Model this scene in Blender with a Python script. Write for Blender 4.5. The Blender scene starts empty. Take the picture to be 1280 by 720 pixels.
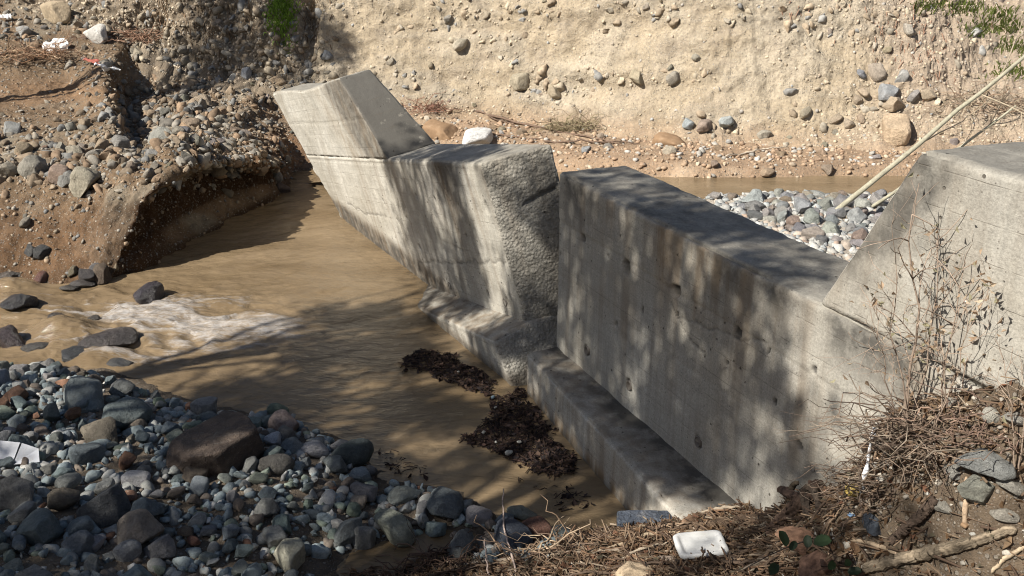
import bpy, bmesh, math, random
import numpy as np
from mathutils import Vector, Matrix, Euler
from mathutils.bvhtree import BVHTree

random.seed(7)
rng = np.random.default_rng(7)
scene = bpy.context.scene
C = scene.collection

# ------------------------------------------------------------------ camera
CAM_H, FPX, PITCH = 5.44, 1250.0, math.radians(20.2)
cd = bpy.data.cameras.new("camera"); cam = bpy.data.objects.new("camera", cd); C.objects.link(cam)
cd.sensor_width = 36.0; cd.lens = 36.0 * FPX / 1280.0; cd.clip_end = 600.0
cam.location = (0, 0, CAM_H); cam.rotation_euler = (math.pi / 2 - PITCH, 0, 0)
scene.camera = cam

# ------------------------------------------------------------------ light
SUN = np.array([-0.62, -0.42, 0.66]); SUN = SUN / np.linalg.norm(SUN)
world = bpy.data.worlds.new("World"); scene.world = world; world.use_nodes = True
wn = world.node_tree; bg = wn.nodes["Background"]
sky = wn.nodes.new("ShaderNodeTexSky"); sky.sky_type = 'NISHITA'; sky.sun_disc = False
sky.sun_elevation = math.asin(SUN[2]); sky.sun_rotation = math.atan2(SUN[0], SUN[1])
sky.air_density = 1.0; sky.dust_density = 1.5
wn.links.new(sky.outputs[0], bg.inputs[0]); bg.inputs[1].default_value = 0.05
sd = bpy.data.lights.new("sun", 'SUN'); sd.energy = 5.0; sd.angle = math.radians(0.55); sd.color = (1.0, 0.95, 0.86)
sun = bpy.data.objects.new("sun", sd); C.objects.link(sun)
sun.rotation_euler = Vector(SUN).to_track_quat('Z', 'Y').to_euler(); sun.location = (-20, -14, 22)
scene.view_settings.view_transform = 'Standard'; scene.view_settings.look = 'None'
scene.view_settings.exposure = 0.78; scene.view_settings.gamma = 1.0
scene.view_settings.use_curve_mapping = False
scene.cycles.filter_width = 1.05

# ------------------------------------------------------------------ helpers
_R = np.array([1.0, 0, 0]); _F = np.array([0, math.cos(PITCH), -math.sin(PITCH)]); _U = np.array([0, math.sin(PITCH), math.cos(PITCH)])
_C = np.array([0, 0, CAM_H])
def ray(x, y):
    return _R * (x - 640) / FPX + _U * (360 - y) / FPX + _F
def at(x, y, z):
    d = ray(x, y); return _C + d * ((z - CAM_H) / d[2])
def aty(x, y, Y):
    d = ray(x, y); return _C + d * (Y / d[1])
def proj(P):
    Q = np.asarray(P, float) - _C; w = Q @ _F
    w = np.where(np.abs(w) < 1e-3, 1e-3, w)
    return 640 + FPX * (Q @ _R) / w, 360 - FPX * (Q @ _U) / w

def _h(ix, iy, iz, seed):
    h = (ix * 374761393 + iy * 668265263 + iz * 1440662683 + seed * 974634777) & 0xffffffff
    h = ((h ^ (h >> 13)) * 1274126177) & 0xffffffff
    h = h ^ (h >> 16)
    return h / 2147483647.5 - 1.0
def vnoise(P, seed=0):
    i = np.floor(P).astype(np.int64); f = P - i
    w = f * f * f * (f * (f * 6 - 15) + 10)
    x, y, z = i[:, 0], i[:, 1], i[:, 2]; wx, wy, wz = w[:, 0], w[:, 1], w[:, 2]
    def L(a, b, t): return a + (b - a) * t
    c = lambda a, b, d: _h(x + a, y + b, z + d, seed)
    return L(L(L(c(0,0,0), c(1,0,0), wx), L(c(0,1,0), c(1,1,0), wx), wy),
             L(L(c(0,0,1), c(1,0,1), wx), L(c(0,1,1), c(1,1,1), wx), wy), wz)
_rot = np.array(Euler((0.6, 0.9, 0.4)).to_matrix())
def fbm(P, freq, octv=4, seed=0, gain=0.5, lac=2.07):
    Q = np.asarray(P, float) * freq; a = 1.0; s = 0.0; n = 0.0
    for o in range(octv):
        s = s + a * vnoise(Q, seed + o * 17); n += a
        Q = (Q @ _rot.T) * lac + 3.7; a *= gain
    return s / n
def sstep(a, b, x):
    t = np.clip((x - a) / (b - a), 0, 1); return t * t * (3 - 2 * t)
def lerp(a, b, t): return a + (b - a) * t
def blob(px, py, cx, cy, rx, ry):
    return np.exp(-(((px - cx) / rx) ** 2 + ((py - cy) / ry) ** 2))
def inpoly(px, py, poly):
    px = np.asarray(px, float); py = np.asarray(py, float); ins = np.zeros(px.shape, bool)
    n = len(poly)
    for i in range(n):
        x1, y1 = poly[i]; x2, y2 = poly[(i + 1) % n]
        c = ((y1 > py) != (y2 > py)) & (px < (x2 - x1) * (py - y1) / ((y2 - y1) if y2 != y1 else 1e-9) + x1)
        ins ^= c
    return ins

def new_mesh(name, V, faces, col=None, attrs=None, smooth=True):
    """faces: list of int arrays (n,3) or (n,4)"""
    me = bpy.data.meshes.new(name)
    V = np.asarray(V, np.float32); me.vertices.add(len(V)); me.vertices.foreach_set('co', V.ravel())
    faces = [np.asarray(f, np.int32) for f in faces if len(f)]
    idx = np.concatenate([f.ravel() for f in faces]); tot = np.concatenate([np.full(len(f), f.shape[1], np.int32) for f in faces])
    st = np.concatenate([[0], np.cumsum(tot)[:-1]]).astype(np.int32)
    me.loops.add(len(idx)); me.loops.foreach_set('vertex_index', idx)
    me.polygons.add(len(tot)); me.polygons.foreach_set('loop_start', st)
    me.polygons.foreach_set('use_smooth', np.full(len(tot), smooth, bool))
    me.update(calc_edges=True)
    if col is not None:
        a = me.color_attributes.new('Col', 'FLOAT_COLOR', 'POINT')
        c = np.ones((len(V), 4), np.float32); c[:, :3] = col; a.data.foreach_set('color', c.ravel())
    for k, v in (attrs or {}).items():
        a = me.attributes.new(k, 'FLOAT', 'POINT'); a.data.foreach_set('value', np.asarray(v, np.float32))
    return me
def obj(name, me, mat=None, parent=None):
    o = bpy.data.objects.new(name, me); C.objects.link(o)
    if mat is not None and not me.materials: me.materials.append(mat)
    if parent is not None: o.parent = parent
    return o
def tag(o, label=None, cat=None, group=None, kind=None):
    if label: o['label'] = label
    if cat: o['category'] = cat
    if group: o['group'] = group
    if kind: o['kind'] = kind
    return o
def empty(name, loc, rot=None):
    o = bpy.data.objects.new(name, None); C.objects.link(o); o.location = loc; o.empty_display_size = 0.2
    if rot is not None: o.rotation_euler = rot
    return o

class Acc:
    def __init__(s): s.V = []; s.F3 = []; s.F4 = []; s.C = []; s.n = 0
    def add(s, V, F, col=(0.5, 0.5, 0.5)):
        V = np.asarray(V, float); F = np.asarray(F, int)
        s.V.append(V); (s.F3 if F.shape[1] == 3 else s.F4).append(F + s.n); s.n += len(V)
        c = np.empty((len(V), 3)); c[:] = col; s.C.append(c)
    def mesh(s, name, smooth=True):
        fs = []
        if s.F4: fs.append(np.concatenate(s.F4))
        if s.F3: fs.append(np.concatenate(s.F3))
        return new_mesh(name, np.concatenate(s.V), fs, np.concatenate(s.C), smooth=smooth)

def tube(pts, rad, n=7):
    pts = np.asarray(pts, float); m = len(pts); rad = np.broadcast_to(np.asarray(rad, float), (m,))
    T = np.gradient(pts, axis=0); T /= np.linalg.norm(T, axis=1)[:, None] + 1e-9
    ref = np.array([0, 0, 1.0]) if abs(T[0, 2]) < 0.9 else np.array([1.0, 0, 0])
    V = np.empty((m, n, 3)); a = np.arange(n) * 2 * math.pi / n
    A = np.cross(T[0], ref); A /= np.linalg.norm(A)
    for i in range(m):
        A = A - T[i] * (A @ T[i]); A /= np.linalg.norm(A) + 1e-9; B = np.cross(T[i], A)
        V[i] = pts[i] + rad[i] * (np.cos(a)[:, None] * A + np.sin(a)[:, None] * B)
    V = V.reshape(-1, 3); F = []
    for i in range(m - 1):
        for k in range(n):
            k2 = (k + 1) % n; F.append((i * n + k, i * n + k2, (i + 1) * n + k2, (i + 1) * n + k))
    V = np.vstack([V, pts[0], pts[-1]])
    for k in range(n):
        k2 = (k + 1) % n
        F.append((m * n, k2, k, k)); F.append((m * n + 1, (m - 1) * n + k, (m - 1) * n + k2, (m - 1) * n + k2))
    F = np.array(F); tri = F[:, 2] == F[:, 3]
    return V, F[~tri], F[tri][:, :3]
def add_tube(acc, pts, rad, n=7, col=(0.2, 0.15, 0.1)):
    V, Q, T = tube(pts, rad, n); b = acc.n; acc.add(V, Q, col); acc.F3.append(T + b)
def bend(p0, p1, n, amp, seed):
    r = np.random.default_rng(seed); t = np.linspace(0, 1, n)[:, None]
    P = np.asarray(p0) * (1 - t) + np.asarray(p1) * t
    w = np.cumsum(r.normal(size=(n, 3)), 0); w = w - (w[0] * (1 - t) + w[-1] * t)
    return P + w * amp / math.sqrt(n)

# ------------------------------------------------------------------ materials
class NM:
    def __init__(s, name):
        s.m = bpy.data.materials.new(name); s.m.use_nodes = True; s.t = s.m.node_tree
        s.b = s.t.nodes['Principled BSDF']
    def n(s, typ, **kw):
        nd = s.t.nodes.new('ShaderNode' + typ)
        for k, v in kw.items():
            if hasattr(nd, k): setattr(nd, k, v)
            else: nd.inputs[k].default_value = v
        return nd
    def l(s, a, b): s.t.links.new(a, b)
    def coord(s, which='Object', scale=(1, 1, 1), rnd=False):
        tc = s.n('TexCoord'); src = tc.outputs[which]
        mp = s.n('Mapping'); mp.inputs['Scale'].default_value = scale
        if rnd:
            oi = s.n('ObjectInfo'); mu = s.n('Math', operation='MULTIPLY'); s.l(oi.outputs['Random'], mu.inputs[0]); mu.inputs[1].default_value = 37.0
            s.l(mu.outputs[0], mp.inputs['Location'])
        s.l(src, mp.inputs['Vector']); return mp.outputs[0]
    def noise(s, vec, scale, detail=4, rough=0.55, dist=0.0):
        nd = s.n('TexNoise'); nd.inputs['Scale'].default_value = scale; nd.inputs['Detail'].default_value = detail
        nd.inputs['Roughness'].default_value = rough; nd.inputs['Distortion'].default_value = dist
        s.l(vec, nd.inputs['Vector']); return nd.outputs['Fac']
    def ramp(s, fac, lo, hi, a=0.0, b=1.0):
        nd = s.n('MapRange'); nd.inputs['From Min'].default_value = lo; nd.inputs['From Max'].default_value = hi
        nd.inputs['To Min'].default_value = a; nd.inputs['To Max'].default_value = b; s.l(fac, nd.inputs['Value']); return nd.outputs[0]
    def math(s, op, a, b=None):
        nd = s.n('Math', operation=op)
        for i, v in enumerate((a, b)):
            if v is None: continue
            if isinstance(v, (int, float)): nd.inputs[i].default_value = v
            else: s.l(v, nd.inputs[i])
        return nd.outputs[0]
    def mix(s, fac, a, b, mode='MIX'):
        nd = s.n('Mix', data_type='RGBA', blend_type=mode)
        for i, v in ((0, fac), (6, a), (7, b)):
            if isinstance(v, (int, float)): nd.inputs[i].default_value = v
            elif isinstance(v, tuple): nd.inputs[i].default_value = (*v, 1) if len(v) == 3 else v
            else: s.l(v, nd.inputs[i])
        return nd.outputs[2]
    def scale_col(s, col, fac):
        nd = s.n('VectorMath', operation='SCALE'); s.l(col, nd.inputs[0]); s.l(fac, nd.inputs['Scale']); return nd.outputs[0]
    def attr(s, name):
        return s.n('Attribute', attribute_name=name)
    def bump(s, h, strength=0.5, dist=0.02, prev=None):
        nd = s.n('Bump'); nd.inputs['Strength'].default_value = strength; nd.inputs['Distance'].default_value = dist
        s.l(h, nd.inputs['Height'])
        if prev is not None: s.l(prev, nd.inputs['Normal'])
        return nd.outputs[0]
    def done(s, col=None, rough=0.9, nrm=None, spec=0.3):
        if col is not None:
            if isinstance(col, tuple): s.b.inputs['Base Color'].default_value = (*col, 1)
            else: s.l(col, s.b.inputs['Base Color'])
        if isinstance(rough, (int, float)): s.b.inputs['Roughness'].default_value = rough
        else: s.l(rough, s.b.inputs['Roughness'])
        s.b.inputs['Specular IOR Level'].default_value = spec
        if nrm is not None: s.l(nrm, s.b.inputs['Normal'])
        return s.m

def m_soil():
    k = NM('soil'); v = k.coord(); c = k.attr('Col').outputs['Color']
    n1 = k.noise(v, 2.3, 8, 0.6); n2 = k.noise(v, 17, 8, 0.68); n3 = k.noise(v, 70, 4, 0.6)
    vo = k.n('TexVoronoi', feature='F1'); vo.inputs['Scale'].default_value = 24; vo.inputs['Randomness'].default_value = 1; k.l(v, vo.inputs['Vector'])
    vo2 = k.n('TexVoronoi', feature='F1'); vo2.inputs['Scale'].default_value = 60; k.l(v, vo2.inputs['Vector'])
    sep = k.n('SeparateColor'); k.l(vo.outputs['Color'], sep.inputs[0]); sep2 = k.n('SeparateColor'); k.l(vo2.outputs['Color'], sep2.inputs[0])
    peb = k.math('MULTIPLY', k.ramp(sep.outputs[0], 0.62, 0.7), k.ramp(vo.outputs['Distance'], 0.42, 0.3))
    grit = k.math('MULTIPLY', k.ramp(sep2.outputs[0], 0.5, 0.6), k.ramp(vo2.outputs['Distance'], 0.45, 0.3))
    f = k.math('MULTIPLY', k.ramp(n1, 0.3, 0.7, 0.8, 1.15), k.ramp(n2, 0.3, 0.7, 0.72, 1.2))
    c1 = k.scale_col(c, f)
    c2 = k.mix(k.math('MULTIPLY', peb, 0.75), c1, k.scale_col(k.mix(0.5, c, (0.36, 0.34, 0.3)), k.ramp(sep.outputs[1], 0, 1, 0.6, 1.35)))
    c3 = k.mix(k.math('MULTIPLY', grit, 0.6), c2, k.scale_col(k.mix(0.35, c, (0.4, 0.37, 0.33)), k.ramp(sep2.outputs[1], 0, 1, 0.5, 1.4)))
    b = k.bump(n2, 0.9, 0.05); b = k.bump(n3, 0.5, 0.012, b); b = k.bump(peb, 0.8, 0.02, b); b = k.bump(grit, 0.6, 0.008, b)
    return k.done(c3, 0.95, b, 0.12)
def m_rock(name='rock', vcol=False, wet=0.0):
    k = NM(name); v = k.coord(rnd=not vcol)
    if vcol: c = k.attr('Col').outputs['Color']; s = 9.0
    else: c = k.n('ObjectInfo').outputs['Color']; s = 1.0
    n1 = k.noise(v, 1.6 * s, 6, 0.6, 0.4); n2 = k.noise(v, 7 * s, 6, 0.65); n3 = k.noise(v, 40 * s if vcol else 30, 3, 0.6)
    f = k.math('MULTIPLY', k.ramp(n1, 0.3, 0.7, 0.7, 1.25), k.ramp(n2, 0.3, 0.7, 0.75, 1.2))
    c1 = k.scale_col(c, f)
    c2 = k.mix(k.ramp(n1, 0.52, 0.75, 0, 0.4), c1, k.scale_col(k.mix(0.5, c, (0.26, 0.215, 0.15)), k.ramp(n2, 0, 1, .8, 1.1)))
    c3 = k.mix(k.ramp(n3, 0.6, 0.75, 0, 0.35), c2, (0.5, 0.48, 0.44))
    # pale veins
    vn = k.n('TexVoronoi', feature='DISTANCE_TO_EDGE'); vn.inputs['Scale'].default_value = 1.3 * s; k.l(v, vn.inputs['Vector'])
    vein = k.math('MULTIPLY', k.ramp(vn.outputs['Distance'], 0.02, 0.0), k.ramp(n1, 0.56, 0.7, 0, 0.4))
    c4 = k.mix(vein, c3, (0.55, 0.53, 0.5))
    b = k.bump(n2, 0.75, 0.14 / s if not vcol else 0.01); b = k.bump(n3, 0.6, 0.04 / s, b)
    return k.done(c4, 0.8 - 0.6 * wet, b, 0.35 + 0.3 * wet)
def m_concrete():
    k = NM('concrete'); v = k.coord(); dirt = k.attr('dirt').outputs['Fac']; brown = k.attr('brown').outputs['Fac']
    n0 = k.noise(v, 0.8, 5, 0.6, 0.5); n1 = k.noise(v, 5, 8, 0.65); n2 = k.noise(v, 55, 5, 0.7)
    vs = k.coord(scale=(5, 5, 0.3)); st = k.noise(vs, 1.0, 5, 0.6, 0.3)
    vs2 = k.coord(scale=(22, 22, 0.8)); st2 = k.noise(vs2, 1.0, 4, 0.6)
    vb = k.coord(scale=(0.6, 8, 26)); bd = k.noise(vb, 1.0, 3, 0.6)
    base = k.mix(k.ramp(n0, 0.35, 0.65), (0.37, 0.342, 0.288), (0.49, 0.465, 0.41))
    f = k.math('MULTIPLY', k.ramp(n1, 0.3, 0.7, 0.82, 1.12), k.ramp(n2, 0.3, 0.7, 0.70, 1.22))
    f = k.math('MULTIPLY', f, k.ramp(st2, 0.3, 0.7, 0.9, 1.06)); f = k.math('MULTIPLY', f, k.ramp(bd, 0.3, 0.7, 0.93, 1.05))
    c = k.scale_col(base, f)
    c = k.mix(k.math('MULTIPLY', k.ramp(st, 0.5, 0.72), 0.45), c, (0.2, 0.16, 0.12))
    bm = k.math('MULTIPLY', brown, k.ramp(k.math('ADD', st, k.math('MULTIPLY', n1, 0.5)), 0.55, 0.85))
    c = k.mix(bm, c, (0.2, 0.135, 0.075))
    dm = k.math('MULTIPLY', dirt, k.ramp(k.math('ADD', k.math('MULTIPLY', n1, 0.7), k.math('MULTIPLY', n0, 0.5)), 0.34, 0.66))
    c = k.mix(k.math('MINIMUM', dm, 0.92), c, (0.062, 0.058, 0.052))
    vo = k.n('TexVoronoi', feature='F1'); vo.inputs['Scale'].default_value = 11; k.l(v, vo.inputs['Vector'])
    sep = k.n('SeparateColor'); k.l(vo.outputs['Color'], sep.inputs[0])
    hole = k.math('MULTIPLY', k.ramp(vo.outputs['Distance'], 0.17, 0.1), k.ramp(sep.outputs[0], 0.82, 0.86))
    c = k.mix(k.math('MULTIPLY', hole, 0.8), c, (0.05, 0.04, 0.03))
    # board marks left by the formwork, running along the dam
    sx = k.n('SeparateXYZ'); k.l(k.coord(), sx.inputs[0]); wz = k.math('ADD', sx.outputs[2], k.math('MULTIPLY', n0, 0.03)); fr = k.math('FRACT', k.math('MULTIPLY', wz, 4.2))
    ln_ = k.math('MULTIPLY', k.ramp(k.math('ABSOLUTE', k.math('SUBTRACT', fr, 0.5)), 0.022, 0.006), k.ramp(n1, 0.42, 0.6))
    c = k.mix(k.math('MULTIPLY', ln_, 0.5), c, (0.10, 0.085, 0.065))
    vo3 = k.n('TexVoronoi', feature='F1'); vo3.inputs['Scale'].default_value = 34; k.l(v, vo3.inputs['Vector']); sp3 = k.n('SeparateColor'); k.l(vo3.outputs['Color'], sp3.inputs[0])
    dot = k.math('MULTIPLY', k.ramp(vo3.outputs['Distance'], 0.24, 0.12), k.ramp(sp3.outputs[0], 0.88, 0.92)); c = k.mix(k.math('MULTIPLY', dot, 0.75), c, (0.07, 0.06, 0.05))
    b = k.bump(n1, 0.45, 0.03); b = k.bump(n2, 0.6, 0.008, b); b = k.bump(bd, 0.3, 0.006, b); b = k.bump(k.math('MULTIPLY', ln_, -1.0), 0.5, 0.006, b)
    b = k.bump(k.math('MULTIPLY', hole, -1.0), 0.9, 0.012, b)
    fr_ = k.attr('frac').outputs['Fac']; va = k.n('TexVoronoi', feature='F1'); va.inputs['Scale'].default_value = 26; k.l(v, va.inputs['Vector'])
    agg = k.math('ADD', k.math('MULTIPLY', k.noise(v, 22, 8, .75), 1.0), k.math('MULTIPLY', va.outputs['Distance'], -.6)); b = k.bump(k.math('MULTIPLY', agg, fr_), 1.0, 0.045, b)
    c = k.mix(k.math('MULTIPLY', fr_, k.ramp(va.outputs['Distance'], 0.25, 0.5, 0, .2)), c, (0.16, 0.145, 0.12))
    return k.done(c, 0.92, b, 0.2)
def m_water():
    k = NM('muddy_water'); v = k.coord(scale=(0.62, 1.5, 1)); vf = k.coord(scale=(0.45, 1.7, 1))
    foam = k.attr('foam').outputs['Fac']; agit = k.attr('agit').outputs['Fac']
    n0 = k.noise(v, 0.5, 3, 0.5, 0.6); n1 = k.noise(v, 3.0, 6, 0.62, 1.2); n2 = k.noise(v, 9, 5, 0.6, 0.8); n3 = k.noise(v, 24, 4, 0.6, 0.5); f2 = k.noise(vf, 4, 7, 0.72, 2.2); f3 = k.noise(vf, 16, 5, 0.7, 1.5)
    c = k.mix(k.ramp(n0, 0.35, 0.65), (0.150, 0.106, 0.060), (0.215, 0.158, 0.096))
    c = k.mix(k.ramp(n1, 0.4, 0.7, 0, 0.35), c, (0.085, 0.058, 0.032))
    fm = k.ramp(k.math('ADD', k.math('MULTIPLY', foam, 0.62), k.math('ADD', k.math('MULTIPLY', f2, 0.75), k.math('MULTIPLY', f3, 0.42))), 1.02, 1.42)
    fm = k.math('MULTIPLY', fm, k.ramp(foam, 0.02, 0.2))
    c = k.mix(k.math('MULTIPLY', fm, 0.7), c, (0.46, 0.47, 0.49))
    b = k.bump(n1, 0.5, 0.06); b = k.bump(n2, 0.45, 0.022, b); b = k.bump(k.math('MULTIPLY', n3, k.ramp(agit, 0, 1, 0.15, 1.0)), 0.5, 0.012, b)
    r = k.math('ADD', k.ramp(fm, 0, 1, 0.05, 0.6), 0.0)
    k.b.inputs['IOR'].default_value = 1.33
    return k.done(c, r, b, 0.5)
def m_vcol(name, rough=0.85, bumpscale=60, trans=0.0, spec=0.2, flat=False):
    k = NM(name); v = k.coord(); c = k.attr('Col').outputs['Color']
    n = k.noise(v, bumpscale, 5, 0.65); n0 = k.noise(v, bumpscale * 0.2, 3)
    c1 = k.scale_col(c, k.math('MULTIPLY', k.ramp(n, 0.3, 0.7, 0.75, 1.2), k.ramp(n0, 0.3, 0.7, 0.85, 1.12)))
    if trans: k.b.inputs['Transmission Weight'].default_value = 0; k.b.inputs['Subsurface Weight'].default_value = 0
    return k.done(c1, rough, k.bump(n, 0.4, 0.006), spec)
def m_wood(name='weathered_wood'):
    k = NM(name); c = k.attr('Col').outputs['Color']; v = k.coord()
    n = k.noise(v, 14, 6, 0.7, 0.3); n2 = k.noise(v, 60, 5, 0.7)
    w = k.noise(k.coord(scale=(9, 45, 45)), 1.0, 4, 0.6)
    c1 = k.scale_col(c, k.math('MULTIPLY', k.ramp(n, 0.3, 0.7, 0.6, 1.3), k.ramp(w, 0.3, 0.7, 0.7, 1.25)))
    b = k.bump(n, 0.6, 0.03); b = k.bump(n2, 0.5, 0.006, b)
    return k.done(c1, 0.85, b, 0.2)
def m_plain(name, col, rough=0.7, spec=0.3, var=0.12, scale=8, bumpd=0.006):
    k = NM(name); v = k.coord(); n = k.noise(v, scale, 6, 0.6); n2 = k.noise(v, scale * 6, 4)
    c = k.mix(k.ramp(n, 0.35, 0.7), tuple(x * (1 - var) for x in col), col)
    c = k.mix(k.ramp(n2, 0.58, 0.8, 0, 0.35), c, (0.3, 0.24, 0.16)); c = k.mix(k.ramp(n, 0.55, 0.75, 0, 0.28), c, (0.34, 0.28, 0.2))
    return k.done(c, rough, k.bump(n2, 0.3, bumpd), spec)
M_SOIL = m_soil(); M_ROCK = m_rock(); M_WET = m_rock('wet_rock', wet=0.75); M_PEB = m_rock('pebble_rock', vcol=True)
M_CON = m_concrete(); M_WATER = m_water(); M_WOOD = m_wood(); M_LITTER = m_vcol('litter', 0.85, 60); M_BARK = m_vcol('bark', 0.9, 30)
def leafy(m):
    t = m.node_tree; b = t.nodes['Principled BSDF']; tr = t.nodes.new('ShaderNodeBsdfTranslucent'); mx = t.nodes.new('ShaderNodeMixShader'); mx.inputs[0].default_value = .4
    src = b.inputs['Base Color'].links[0].from_socket; t.links.new(src, tr.inputs[0]); t.links.new(b.outputs[0], mx.inputs[1]); t.links.new(tr.outputs[0], mx.inputs[2])
    t.links.new(mx.outputs[0], t.nodes['Material Output'].inputs['Surface']); return m
M_LEAF = leafy(m_vcol('green_leaf', 0.55, 40, spec=0.35)); M_DEADLEAF = leafy(m_vcol('dead_leaf', 0.8, 50))
M_FOAM = m_plain('white_foam', (0.68, 0.68, 0.66), 0.6); M_CLOTH = m_plain('dirty_white_cloth', (0.78, 0.76, 0.74), 0.9, 0.1)
M_REDC = m_plain('faded_red_cloth', (0.33, 0.11, 0.085), 0.9, 0.1); M_YEL = m_plain('yellow_foam', (0.45, 0.33, 0.1), 0.85, 0.2)
M_CARD = m_plain('pale_card', (0.62, 0.63, 0.66), 0.75, 0.3, 0.08)
M_PIPE = m_plain('dark_pipe', (0.16, 0.14, 0.12), 0.7)
M_BLUEP = m_plain('blue_plastic', (0.2, 0.32, 0.5), 0.4); M_TEAL = m_plain('teal_plastic', (0.25, 0.5, 0.45), 0.5)
M_CLAY = m_plain('orange_clay', (0.29, 0.19, 0.115), 0.9, 0.1, 0.25)

# ================================================================== SETTING
def catmull(P, counts):
    """P (K, ..., 3) control rows -> rows resampled with `counts` steps per segment"""
    K = len(P); out = []
    for i in range(K - 1):
        p0 = P[i - 1] if i > 0 else 2 * P[0] - P[1]; p1, p2 = P[i], P[i + 1]
        p3 = P[i + 2] if i + 2 < K else 2 * P[-1] - P[-2]
        n = counts[i]
        for t in np.arange(n) / n:
            t2, t3 = t * t, t * t * t
            cr = 0.5 * ((2 * p1) + (-p0 + p2) * t + (2 * p0 - 5 * p1 + 4 * p2 - p3) * t2 + (-p0 + 3 * p1 - 3 * p2 + p3) * t3)
            out.append(0.55 * cr + 0.45 * (p1 + (p2 - p1) * t))
    out.append(P[-1]); return np.array(out)
def loft(ctl, step_s, step_t):
    ctl = np.asarray(ctl, float)
    ds = np.linalg.norm(np.diff(ctl, axis=0), axis=2).mean(1); dt = np.linalg.norm(np.diff(ctl, axis=1), axis=2).mean(0)
    A = catmull(ctl, [max(2, int(d / step_s)) for d in ds])
    B = catmull(A.transpose(1, 0, 2), [max(2, int(d / st)) for d, st in zip(dt, np.broadcast_to(step_t, len(dt)))])
    return B.transpose(1, 0, 2)
def grid_normals(G):
    a = np.gradient(G, axis=0); b = np.gradient(G, axis=1); n = np.cross(a, b)
    return n / (np.linalg.norm(n, axis=2)[:, :, None] + 1e-9)
def grid_faces(a, b, flip=False):
    i = np.arange(a * b).reshape(a, b)
    q = np.stack([i[:-1, :-1], i[1:, :-1], i[1:, 1:], i[:-1, 1:]], -1).reshape(-1, 4)
    return q[:, ::-1] if flip else q

# ---- far eroded bank (loft: s along the bank left to right, t up its profile)
base_pts = [aty(-420, 0, 31), aty(-60, 0, 29.5), aty(140, 30, 26.8), aty(250, 88, 25.6), aty(390, 112, 25.0), aty(500, 134, 24.4), aty(600, 152, 23.7),
            aty(700, 160, 22.9), aty(850, 165, 21.6), aty(1000, 172, 20.9), aty(1150, 160, 20.4), aty(1290, 165, 20.1), aty(1500, 165, 19.7), aty(1900, 165, 18.6)]
lean = [1.3, 1.3, 1.2, 1.0, 0.9, 0.9, 0.95, 1, 1, 1.15, 1.7, 3.0, 3.5, 3.5]
ctl = []
for P, ln in zip(base_pts, lean):
    prof = [(-1.1, -0.9), (-0.35, -0.12), (0.0, 0.1), (0.35, 0.75), (0.75, 1.7), (1.1, 2.6), (1.5, 3.5), (2.3, 4.2), (5.0, 4.7), (14, 5.2), (60, 6.5)]
    ctl.append([P + np.array([0.12 * b * ln, b * (ln if b > 0 else 1), h]) for b, h in prof])
G = loft(ctl, 0.045, [0.3, 0.06, 0.045, 0.04, 0.04, 0.045, 0.06, 0.12, 0.8, 4])
N = grid_normals(G)
if N[:, :, 1].mean() > 0: N = -N
Pf = G.reshape(-1, 3); px, py = proj(Pf); Nf = N.reshape(-1, 3)
leftm = sstep(420, 330, px)            # cobbly, rooty left part
rightm = sstep(1040, 1150, px)
face = sstep(-0.2, 0.3, (Pf[:, 2] - 0.9))
d = 0.22 * fbm(Pf, 0.45, 3, 1) + 0.10 * fbm(Pf * np.array([1, 1, 1.6]), 1.4, 4, 5)
rid = 1 - np.abs(fbm(Pf * np.array([1.3, 1.3, 0.35]), 1.1, 3, 9)) * 2.2
d += 0.07 * rid * (0.4 + leftm) + 0.05 * fbm(Pf, 5, 4, 11) * (0.6 + 1.2 * leftm + 0.8 * rightm) + 0.02 * fbm(Pf, 16, 3, 13) * (0.7 + leftm)
lay_ = sstep(.05, .35, fbm(np.stack([Pf[:, 0] * .4, Pf[:, 1] * .1, Pf[:, 2] * 1.1 + .35 * fbm(Pf, .5, 2, 26)], 1), 1.0, 4, 27, .6)) * (1 - leftm)   # gravelly layers between the sand
d += lay_ * (.03 + .055 * fbm(Pf, 5, 4, 28, .6))
rill = 1 - np.abs(fbm(np.stack([Pf[:, 0] * 2.4, 0 * Pf[:, 0], Pf[:, 2] * .25], 1), 1.0, 3, 29)) * 2.5
d -= .05 * np.clip(rill - .55, 0, 1) * (1 - leftm)
strata = np.sin((Pf[:, 2] + 0.12 * fbm(Pf, 0.8, 2, 21)) * 9.0)
d += 0.008 * strata * (1 - leftm)
d += (1 - leftm) * (0.05 * fbm(Pf * np.array([1, 1, .5]), 3.0, 4, 16) + 0.022 * fbm(Pf, 9, 4, 22, .6) + 0.03 * np.clip(fbm(Pf, 2.2, 3, 23) - .1, 0, 1) * fbm(Pf, 14, 3, 24))
rub = 1 - np.abs(fbm(Pf, 1.9, 4, 15)) * 2
d += leftm * (0.20 * fbm(Pf, 1.2, 4, 17) + 0.12 * rub + 0.06 * fbm(Pf, 8, 3, 19)) + rightm * 0.10 * fbm(Pf, 1.8, 4, 18)
# ledges where cobble layers stand proud of the sand
d += 0.07 * blob(px, py, 745, 88, 130, 8) - 0.06 * blob(px, py, 745, 112, 130, 8) + 0.10 * blob(px, py, 640, 10, 120, 12) * (0.5 + fbm(Pf, 4, 3, 20)) - 0.07 * blob(px, py, 610, 36, 100, 6)
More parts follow.
